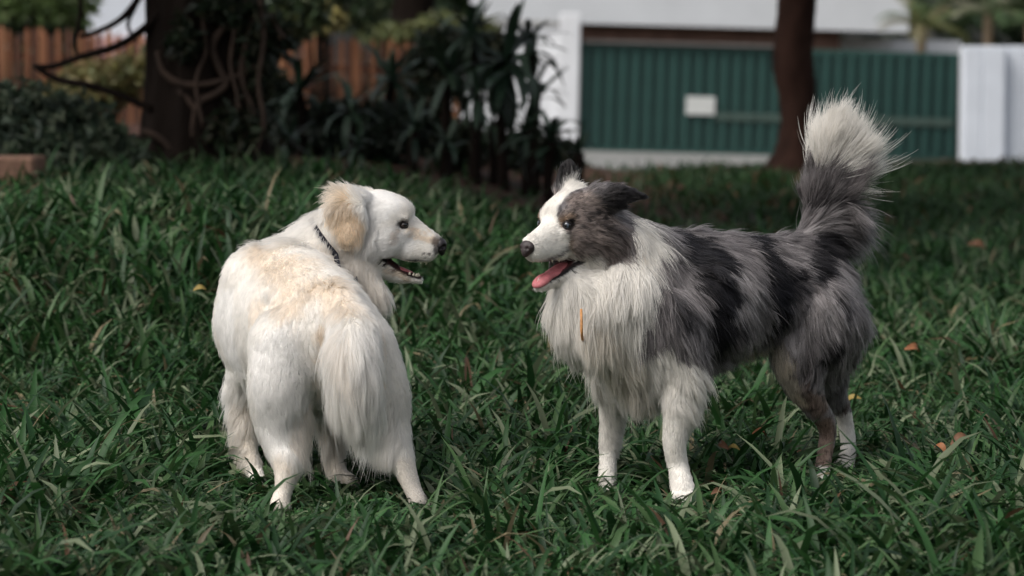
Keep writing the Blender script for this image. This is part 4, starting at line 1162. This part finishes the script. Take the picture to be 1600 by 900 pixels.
# ------------------------------------------------------------------ the merle dog
def build_merle_dog():
    root = empty('dog', at(1120, 790, -0.05), 'grey merle and white fluffy dog facing left, tail raised and tongue out', 'dog')
    b = Body((0.0, -0.48, -0.04), (0.90, 0.50, 0.86))
    limb(b, [(1000, 482, -.10, 80), (1085, 464, -.02, 86), (1190, 456, .08, 72), (1258, 456, .15, 70)], 34)
    limb(b, [(1090, 480, -.06, 74), (1060, 500, -.10, 62)], 30)
    limb(b, [(1050, 395, -.02, 30), (1160, 398, .06, 26), (1255, 400, .16, 26)], 26)
    limb(b, [(962, 468, -.15, 70), (918, 486, -.17, 56)], 30)
    limb(b, [(900, 450, -.17, 36), (902, 490, -.17, 34)], 30)
    limb(b, [(985, 545, -.10, 52), (1000, 565, -.10, 45)], 26)
    # neck
    limb(b, [(1005, 425, -.08, 68), (955, 390, -.11, 58), (925, 365, -.13, 50)], 26)
    # forelegs
    limb(b, [(1040, 505, -.17, 52), (1066, 578, -.19, 30), (1058, 640, -.20, 20), (1054, 690, -.20, 17), (1060, 730, -.20, 15), (1068, 768, -.23, 18)], 16)
    limb(b, [(970, 560, -.02, 45), (957, 625, .0, 21), (951, 695, .01, 13.5), (949, 742, -.01, 14), (946, 762, -.04, 14)], 16)
    toes(b, at(1069, 772, -.24), (-.35, -1, 0), 14, 10)
    toes(b, at(946, 762, -.04), (-.5, -.8, 0), 12, 8)
    # hind legs
    limb(b, [(1270, 492, .09, 62), (1248, 562, .06, 38), (1268, 622, .07, 20), (1292, 664, .11, 14), (1288, 712, .10, 11.5), (1283, 746, .06, 13)], 16)
    limb(b, [(1300, 500, .12, 44), (1288, 570, .12, 24)], 20)
    limb(b, [(1290, 510, .22, 54), (1290, 588, .24, 26), (1316, 640, .29, 13.5), (1325, 690, .29, 12), (1322, 722, .26, 13)], 16)
    toes(b, at(1282, 748, .06), (-.6, -.8, 0), 11, 8)
    toes(b, at(1321, 724, .26), (-.6, -.8, 0), 11, 8)
    # tail
    limb(b, [(1268, 395, .19, 30), (1278, 350, .22, 20), (1276, 310, .22, 16), (1284, 278, .22, 14), (1298, 250, .22, 12), (1304, 232, .22, 8)], 14)
    # head
    s2 = 0.7071
    h = Frame(at(897, 351, -.17), (-s2, -s2, 0))
    E = lambda a, bb, w, r, k=12, cut=False: b.ell(h(a, bb, w), np.array(r) * R, h.M, k * R, cut)
    C = lambda a, ra, c, rc, k=12, cut=False: b.cap(h(*a), ra * R, h(*c), rc * R, k * R, cut)
    E(-4, 10, 0, (49, 45, 46))
    for s in (-1, 1):
        E(31, 15, 14 * s, (22, 19, 18), 14)
        E(4, -20, 28 * s, (34, 32, 24), 16)
        E(-20, -25, 36 * s, (32, 36, 22), 16)
    C((38, -18, 0), 27, (84, -32, 0), 17.5, 12)
    C((50, -8, 0), 16, (92, -25, 0), 11.5, 12)
    for s in (-1, 1):
        C((48, -34, 11 * s), 15, (84, -40, 7 * s), 10.5, 8)
        E(35, 12, 28 * s, (11, 5, 6), 6)
        E(38, -9, 27 * s, (13, 6, 6), 8)
        E(44, 2, 34 * s, (9, 6, 9), 4, True)
    C((-5, -52, 0), 28, (34, -72, 0), 16, 12); C((34, -72, 0), 15, (74, -88, 0), 9, 8)
    for w in (-30, -20, -10, 0, 10, 20, 30):
        C((10, -48, w), 4.5, (34, -57, w), 6, 3, True); C((34, -57, w), 6, (96, -75, w), 12, 3, True)
    E(100, -34, 0, (5, 5, 8), 3, True)
    # ears: the far one pricked, the near one folded back
    C((-14, 44, 32), 16, (-36, 50, 54), 10, 12); C((-36, 50, 54), 10, (-66, 42, 80), 3.5, 6)
    C((-26, 36, 44), 11, (-46, 40, 62), 5, 8)
    C((-18, 46, -34), 17, (-22, 74, -34), 12, 12); C((-22, 74, -34), 12, (-24, 86, -30), 6, 8)
    V, Q = b.mesh()
    ct = Coat(V, Q, 0.0)
    grey = (0.190, 0.172, 0.172); lt = (0.44, 0.405, 0.40); black = (0.010, 0.0095, 0.0115); white = (0.80, 0.765, 0.705); cream = (0.66, 0.57, 0.44); tan = (0.27, 0.17, 0.10)
    P = ct.paint
    # paler and darker drifts in the grey
    for x, y, r in ((1130, 420, 30), (1245, 400, 34), (1060, 440, 26), (1290, 470, 34), (1330, 540, 26), (1150, 450, 26), (1240, 520, 30), (1310, 430, 22), (1165, 520, 26)):
        P([(x, y)], r, lt, 22, .55, 22, 30)
    for x, y, r in ((1120, 530, 30), (1180, 520, 24), (1270, 440, 18), (1335, 470, 14), (1265, 560, 18), (1020, 400, 14)):
        P([(x, y)], r, (0.07, 0.06, 0.06), 18, .6, 18, 40)
    # black patches
    P([(1068, 376), (1092, 400), (1112, 440)], 30, black, 8, .97, 14, 30); P([(1118, 450), (1112, 490), (1100, 545)], 21, black, 9, .95, 14, 30)
    P([(1172, 374), (1194, 400), (1204, 440)], 23, black, 8, .97, 14, 30); P([(1230, 420), (1215, 455), (1208, 490)], 16, black, 8, .95, 12, 30); P([(1200, 440), (1210, 470)], 16, black, 8, .95)
    P([(1148, 494)], 13, black, 8, .9); P([(1297, 520), (1288, 552)], 11, black, 6, .95, 8); P([(1048, 462), (1062, 482)], 10, black, 6, .9); P([(1000, 490), (1040, 470)], 4, black, 3, .85, 4)
    P([(1340, 440), (1330, 420)], 12, black, 8, .8); P([(1280, 372), (1300, 388)], 17, black, 8, .95); P([(1265, 345), (1290, 340)], 14, black, 10, .8); P([(1272, 380)], 14, black, 8, .8)
    # tail
    P([(1285, 300), (1280, 320)], 16, (0.09, 0.08, 0.08), 10, .7)
    P([at(1288, 268, .22), at(1304, 235, .22)], 25, white, 8, 1, 5)
    # legs
    P([(1255, 640), (1280, 630), (1300, 640)], 22, (0.17, 0.115, 0.085), 14, .8); P([(1285, 665), (1288, 715)], 24, (0.20, 0.135, 0.10), 12, .85)
    P([(1225, 585), (1245, 615)], 16, cream, 10, .6); P([(1170, 556), (1200, 566)], 22, cream, 12, .75); P([(1262, 590)], 10, (0.30, 0.17, 0.13), 8, .6)
    P([at(1282, 745, .06)], 18, white, 5, 1, 4)
    P([at(1322, 655, .29), at(1325, 690, .29), at(1322, 722, .26)], 22, white, 4, 1, 5); P([at(1312, 632, .28)], 14, (0.11, 0.07, 0.055), 6, .9, 4)
    P([(1060, 590), (1056, 640), (1055, 700), (1068, 765)], 42, white, 10, 1, 8)
    P([(1022, 545), (1045, 575)], 30, white, 9, 1, 8)
    P([at(960, 580, -.02), at(955, 640, 0), at(950, 760, -.02)], 48, white, 8, 1, 6)
    # chest, collar of white
    P([(960, 420), (950, 480), (930, 520), (960, 560), (990, 590)], 52, white, 10, 1, 8); P([(900, 430), (890, 480), (920, 560)], 46, white, 10, 1, 8)
    P([(1004, 345), (1010, 380), (1000, 430), (985, 500), (990, 540)], 17, white, 6, 1, 7)
    P([(1000, 365), (990, 350), (982, 336)], 15, white, 5, 1, 4)
    P([(960, 600), (1010, 600)], 40, white, 10, 1)
    P([(1003, 392)], 8, (0.70, 0.56, 0.38), 8, .5); P([(930, 500), (960, 540), (1000, 600)], 26, cream, 24, .5, 16)
    # head
    dk = (0.022, 0.020, 0.021); brg = (0.235, 0.190, 0.168)
    for s in (-1, 1):
        P([h(20, 30, 30 * s), h(0, 10, 44 * s), h(-20, -10, 52 * s), h(10, -12, 46 * s), h(38, 2, 32 * s)], 26, brg, 7, 1, 6)
        P([h(-25, -20, 54 * s), h(-35, -35, 54 * s)], 22, (0.10, 0.08, 0.075), 10, .9, 8)
        P([h(-10, -42, 44 * s), h(-25, -46, 46 * s)], 12, dk, 8, .85, 6)
        P([h(42, 10, 27 * s), h(50, 6, 22 * s)], 8, tan, 6, .75, 3)
        P([h(40, -26, 26 * s), h(20, -34, 36 * s)], 9, (0.22, 0.155, 0.105), 7, .8, 4)
        P([h(44, 2, 31 * s)], 9.5, (0.02, 0.017, 0.017), 3, 1, 2); P([h(30, 0, 36 * s), h(22, -4, 40 * s)], 4, dk, 3, .7, 3)
    for a, bb, w, r in ((24, 26, 33, 5), (14, 20, 40, 6), (4, 22, 44, 7), (-8, 12, 48, 7), (10, 6, 44, 5), (-16, 24, 46, 8), (22, 12, 38, 4), (-4, 0, 50, 6), (-22, -2, 54, 6), (2, -10, 50, 4)):
        P([h(a, bb, w)], r, dk, 4, .85, 5)
    P([h(-30, 44, 50), h(-64, 44, 80)], 22, (.012, .011, .012), 8, .97, 6); P([h(-20, 40, 40)], 16, (0.08, 0.07, 0.07), 10, .7); P([h(-38, 58, 50)], 7, (0.30, 0.25, 0.24), 5, .6)
    P([h(-22, 60, -34), h(-24, 90, -30)], 26, (0.02, 0.018, 0.018), 8, 1, 4); P([h(-10, 54, -26)], 9, (0.5, .48, .46), 7, .6)
    P([h(-16, 60, -6), h(0, 56, -8), h(20, 42, -8), h(36, 32, -6), h(50, 14, -3), h(64, 0, 0), h(84, -16, 0)], 17, white, 4, 1, 3)
    P([h(66, -10, 0), h(84, -22, 0)], 26, white, 5, 1, 3)
    for s in (-1, 1):
        P([h(54, -20, 18 * s), h(72, -28, 16 * s), h(88, -38, 8 * s)], 16, white, 5, 1, 3)
    P([h(92, -20, 0), h(90, -18, 4)], 6, (0.20, 0.15, 0.15), 5, .5, 2)
    for s in (-1, 1):
        P([h(26, -30, 38 * s), h(4, -34, 48 * s), h(-18, -34, 54 * s)], 14, (.15, .12, .108), 8, .95, 5); P([h(6, -42, 42 * s), h(-22, -46, 50 * s)], 8, dk, 6, .8, 5)
    P([h(20, -82, 18), h(50, -90, 8), h(74, -92, 0)], 14, white, 6, 1, 3); P([h(-10, -70, 30), h(10, -72, 24)], 18, white, 8, 1, 5)
    for s in (-1, 1):
        P([h(8, -46, 30 * s), h(22, -50, 27 * s), h(40, -54, 22 * s), h(60, -58, 18 * s)], 5.5, dk, 2.5, 1, 1.5)
        P([h(8, -52, 28 * s), h(34, -66, 17 * s), h(72, -84, 7 * s)], 5.0, dk, 2, 1, 1.5)
    for w in (-9, 0, 9):
        P([h(12, -50, w), h(34, -59, w), h(72, -72, w)], 9, (0.10, 0.032, 0.032), 2, 1, 1)
    skin = ct.color(V, grey)
    np_mesh('body', V, Q, m_skin, root, True, skin * 0.85)
    g = ct.guide
    # trunk: combed back and down
    g(1050, 372, .9, .3, .2, 29, .30); g(1100, 370, .95, .2, .2, 29, .30); g(1170, 372, .95, .2, .2, 27, .30); g(1230, 375, .9, .3, .2, 27, .30); g(1045, 430, .5, .9, -.1, 39, .28, .2)
    g(1100, 430, .7, .7, 0, 36, .28, .1); g(1160, 430, .7, .7, .1, 34, .28, .1); g(1220, 430, .7, .6, .1, 34, .28); g(1090, 500, .55, .9, 0, 37, .28, .2); g(1150, 500, .6, .8, 0, 36, .28, .2)
    g(1100, 545, .5, .9, 0, 34, .3, .2); g(1170, 540, .55, .9, 0, 34, .3, .3); g(1215, 520, .4, .9, 0, 32, .28, .2); g(1270, 400, .9, .5, .2, 31, .28); g(1310, 420, .8, .8, .2, 31, .30)
    # thigh and breeches
    g(1270, 470, .2, 1, 0, 31, .28, .1); g(1240, 540, -.1, 1, 0, 29, .30, .1); g(1300, 500, .5, 1, .1, 36, .32, .2); g(1330, 500, .7, 1, .2, 37, .38, .2); g(1330, 550, .4, 1, .2, 39, .36, .3)
    g(1280, 560, .2, 1, 0, 24, .30, .2); g(1235, 590, .0, 1, 0, 15, .30, .2); g(1300, 600, .3, 1, .1, 22, .3, .3); g(1270, 625, .1, 1, 0, 10, .25); g(1290, 660, .1, 1, 0, 8, .22); g(1288, 710, .0, 1, 0, 6, .2)
    g(1283, 740, -.3, 1, -.3, 6, .2); g(1322, 660, .1, 1, 0, 8, .22); g(1325, 700, .1, 1, 0, 7, .22)
    # shoulder and foreleg
    g(1020, 450, .25, 1, -.1, 54, .28, .3); g(1060, 500, .4, 1, -.1, 44, .28, .3); g(1030, 540, .2, 1, -.1, 34, .28, .2); g(1075, 560, .5, 1, 0, 34, .32, .2); g(1050, 600, .1, 1, 0, 15, .22)
    g(1090, 590, .9, .8, .3, 36, .45, .3); g(1082, 630, .9, .8, .4, 34, .45, .3); g(1076, 670, .9, .7, .4, 26, .4, .3); g(1045, 660, .05, 1, 0, 8, .2); g(1055, 710, .1, 1, 0, 7, .2); g(1068, 760, -.1, 1, -.3, 6, .2)
    g(1080, 700, .9, .6, .4, 14, .35); g(955, 640, .0, 1, 0, 9, .2); g(975, 640, .5, 1, .3, 18, .3); g(950, 720, 0, 1, 0, 6, .2)
    # ruff and chest
    g(1000, 360, .25, 1, 0, 44, .34, .2); g(1010, 400, .2, 1, -.1, 56, .30, .3); g(980, 430, -.1, 1, -.2, 62, .30, .3); g(990, 490, -.1, 1, -.2, 62, .30, .4); g(940, 440, -.3, 1, -.2, 56, .32, .4)
    g(890, 440, -.5, 1, -.1, 54, .42, .4); g(868, 465, -.35, 1, .1, 46, .36, .4); g(876, 495, .1, 1, .1, 42, .30, .4); g(920, 500, -.1, 1, -.2, 60, .30, .4); g(950, 540, 0, 1, -.2, 58, .28, .4); g(1000, 580, .1, 1, -.1, 56, .3, .5); g(960, 595, .0, 1, -.1, 44, .3, .5)
    g(908, 540, .3, 1, .2, 40, .28, .4)
    # head
    gh = lambda a, bb, w, da, db, dw, ln, li=.25, gr=0.0: ct.guides.append((np.array(h(a, bb, w)), np.array(h.vec(da, db, dw).normalized()), ln * R, li, gr))
    for s in (-1, 1):
        gh(84, -28, 14 * s, -1, -.2, .3 * s, 4, .18); gh(60, -20, 22 * s, -1, -.1, .4 * s, 4.5, .18); gh(64, -6, 8 * s, -1, .3, .1 * s, 4, .18); gh(44, 24, 10 * s, -1, .7, .1 * s, 5, .2)
        gh(20, 48, 12 * s, -1, .4, .2 * s, 7, .22); gh(28, 26, 32 * s, -1, .2, .3 * s, 7, .22); gh(5, 15, 46 * s, -1, -.1, .3 * s, 13, .26); gh(20, -12, 42 * s, -1, -.3, .4 * s, 10, .25); gh(-10, -15, 54 * s, -1, -.4, .3 * s, 24, .32)
        gh(-30, -20, 56 * s, -.9, -.8, .3 * s, 42, .38, .2); gh(-15, -48, 46 * s, -.6, -1, .3 * s, 44, .36, .3); gh(10, -40, 40 * s, -1, -.5, .3 * s, 16, .28); gh(40, -30, 28 * s, -1, -.3, .3 * s, 6, .2)
        gh(-15, 52, 14 * s, -1, .1, .2 * s, 16, .34); gh(20, -88, 14 * s, -1, -.6, .2 * s, 14, .3, .3); gh(60, -96, 6 * s, -1, -.5, .1 * s, 7, .25)
        gh(-35, 25, 46 * s, -1, -.3, .3 * s, 24, .34)
    gh(-20, 50, 38, -.6, .2, .6, 15, .34); gh(-45, 52, 62, -.7, 0, .7, 13, .28); gh(-64, 45, 80, -.7, -.1, .7, 10, .25); gh(-40, 38, 54, -.7, -.3, .6, 16, .32)
    gh(-16, 60, -30, -.2, 1, .2, 14, .36); gh(-22, 84, -30, 0, 1, 0, 9, .3); gh(-10, 56, -18, -.3, .8, 0, 18, .45)
    # tail plume: swept up and to the right, the tip fanning out
    gt = lambda x, y, dx, dy, dd, ln, li=.3, gr=0.0: ct.guides.append((np.array(at(x, y, .22)), np.array(Vector((dx, dd, -dy)).normalized()), ln * R, li, gr))
    gt(1262, 340, -.2, -1, 0, 30, .3); gt(1292, 355, .9, .45, -.1, 70, .7, .2); gt(1294, 330, 1, .2, -.1, 84, .8, .15); gt(1262, 310, -.25, -1, 0, 32, .3); gt(1292, 305, 1, -.1, -.1, 90, .9, .12)
    gt(1270, 280, -.3, -1, -.1, 50, .35); gt(1298, 282, 1, -.3, -.1, 88, .8, .1); gt(1284, 262, -.45, -1, -.1, 72, .4); gt(1310, 255, .9, -.55, -.1, 82, .7, .08); gt(1300, 236, .0, -1, -.15, 62, .3); gt(1298, 242, -.25, -1, -.3, 66, .3)
    gt(1312, 240, .55, -.8, -.1, 76, .5); gt(1280, 375, .7, .5, -.1, 40, .3); gt(1278, 330, .3, -.6, -.6, 40, .25); gt(1284, 295, .5, -.7, -.5, 60, .3)
    bare = [(h(44.5, 2, 32), 8 * R), (h(44.5, 2, -32), 8 * R), (h(102, -31, 0), 11 * R)]
    for w in (-20, -8, 8, 20):
        bare += [(h(12, -49, w), 6 * R), (h(26, -54, w), 7.5 * R), (h(40, -58, w), 8.5 * R), (h(54, -63, w), 9.5 * R), (h(70, -68, w), 10.5 * R)]
    for s in (-1, 1):
        bare += [(h(*q), 8 * R) for q in ((4, -49, 30 * s), (10, -53, 27 * s), (22, -59, 22 * s), (34, -66, 17 * s), (46, -71, 14 * s), (58, -77, 11 * s), (72, -84, 7 * s))]
        bare += [(h(*q), 5 * R) for q in ((8, -46, 30 * s), (22, -50, 27 * s), (40, -54, 22 * s), (60, -58, 18 * s))]
        gh(40, -80, 15 * s, -1, -.3, .1 * s, 6, .2); gh(16, -68, 27 * s, -1, -.5, .2 * s, 9, .25); gh(60, -86, 9 * s, -1, -.3, .1 * s, 5, .2); gh(0, -60, 36 * s, -1, -.6, .2 * s, 16, .28)
    hc, tc_ = np.array(h(30, -10, 10)), np.array(at(1290, 280, .22))
    grow_fur('fur', ct, grey, 270000, m_fur, root, seed=8, bare=bare, r0=0.00043, vary=.25, clump_vary=.70, clump=.70, per=18, curl=.14, flow=.42,
             dens=lambda c: 1 + 1.6 * np.exp(-(np.linalg.norm(c - hc, axis=1) / .10) ** 4) + 4.0 * np.exp(-(np.linalg.norm(c - tc_, axis=1) / .10) ** 4))
    sdf_part('nose', [('ell', h(101, -30, 0), np.array((9, 11, 13.5)) * R, h.M, .004), ('ell', h(105, -37, 0), np.array((6, 8, 6)) * R, h.M, .004),
                      ('cut', h(111, -31, -7), np.array((5, 3.4, 3.4)) * R, h.M, .002), ('cut', h(111, -31, 7), np.array((5, 3.4, 3.4)) * R, h.M, .002),
                      ('cut', h(106, -34, 12.5), np.array((5, 2, 3)) * R, h.M, .002), ('cut', h(106, -34, -12.5), np.array((5, 2, 3)) * R, h.M, .002)], m_nose_pale, root)
    m_eye = eye_mat('blue_grey_eye', (0.085, 0.105, 0.135))
    for s in (-1, 1):
        eye = uv_sphere('eye', h(42.8, 2, 27 * s), 6.9 * R, m_eye, root, Vector((-.62, -.78, -.05)))
        eyelid(h, h(42.8, 2, 27 * s), 6.9 * R, h.vec(.66, .0, .75 * s), eye, 6.7 * R, 4.0 * R, -.25 * s)
    sdf_part('tongue', [('ell', h(38, -68, 0), np.array((34, 6, 15)) * R, Frame((0, 0, 0), h.vec(.93, -.37, 0)).M, .008), ('ell', h(72, -82, 1), np.array((17, 7, 14)) * R, Frame((0, 0, 0), h.vec(.85, -.52, 0)).M, .01),
                        ('cut', h(60, -68, 0), np.array((34, 4, 2.5)) * R, Frame((0, 0, 0), h.vec(.88, -.46, 0)).M, .006)], m_tongue, root, 0.002)
    for a, bb, w, l in ((70, -80, 10, 7), (70, -80, -10, 7)):
        tooth_mesh('lower_tooth', h(a, bb - 4, w), h(a + 2, bb - 4 + l, w), 2.0 * R, m_tooth, root)
    for a, bb, w, l in ((80, -46, 9, 9), (62, -49, 14, 5), (50, -49, 17, 5), (80, -46, -9, 9)):
        tooth_mesh('upper_tooth', h(a, bb + 3, w), h(a, bb - l, w), 2.2 * R, m_tooth, root)
    # thin tan cord hanging from the ruff
    a0 = ct.hit(911, 498); b0 = ct.hit(913, 530); c0 = ct.hit(918, 566)
    off = Vector((-.004, -.035, 0))
    pts = catmull([a0 + off + Vector((0, .02, .02)), a0 + off, b0 + off, c0 + off], 5)
    Vv, Qq = tube(pts, lerp_list([2.0 * R, 2.2 * R, 2.4 * R], len(pts)), 8)
    o = mesh_obj('cord', Vv, Qq, plain('tan_leather', (0.50, 0.24, 0.09), rough=.4, var=.3, scale=200), root, True)
    o['label'] = 'thin tan leather cord hanging out of the chest fur'
    return root
merle_dog = build_merle_dog()
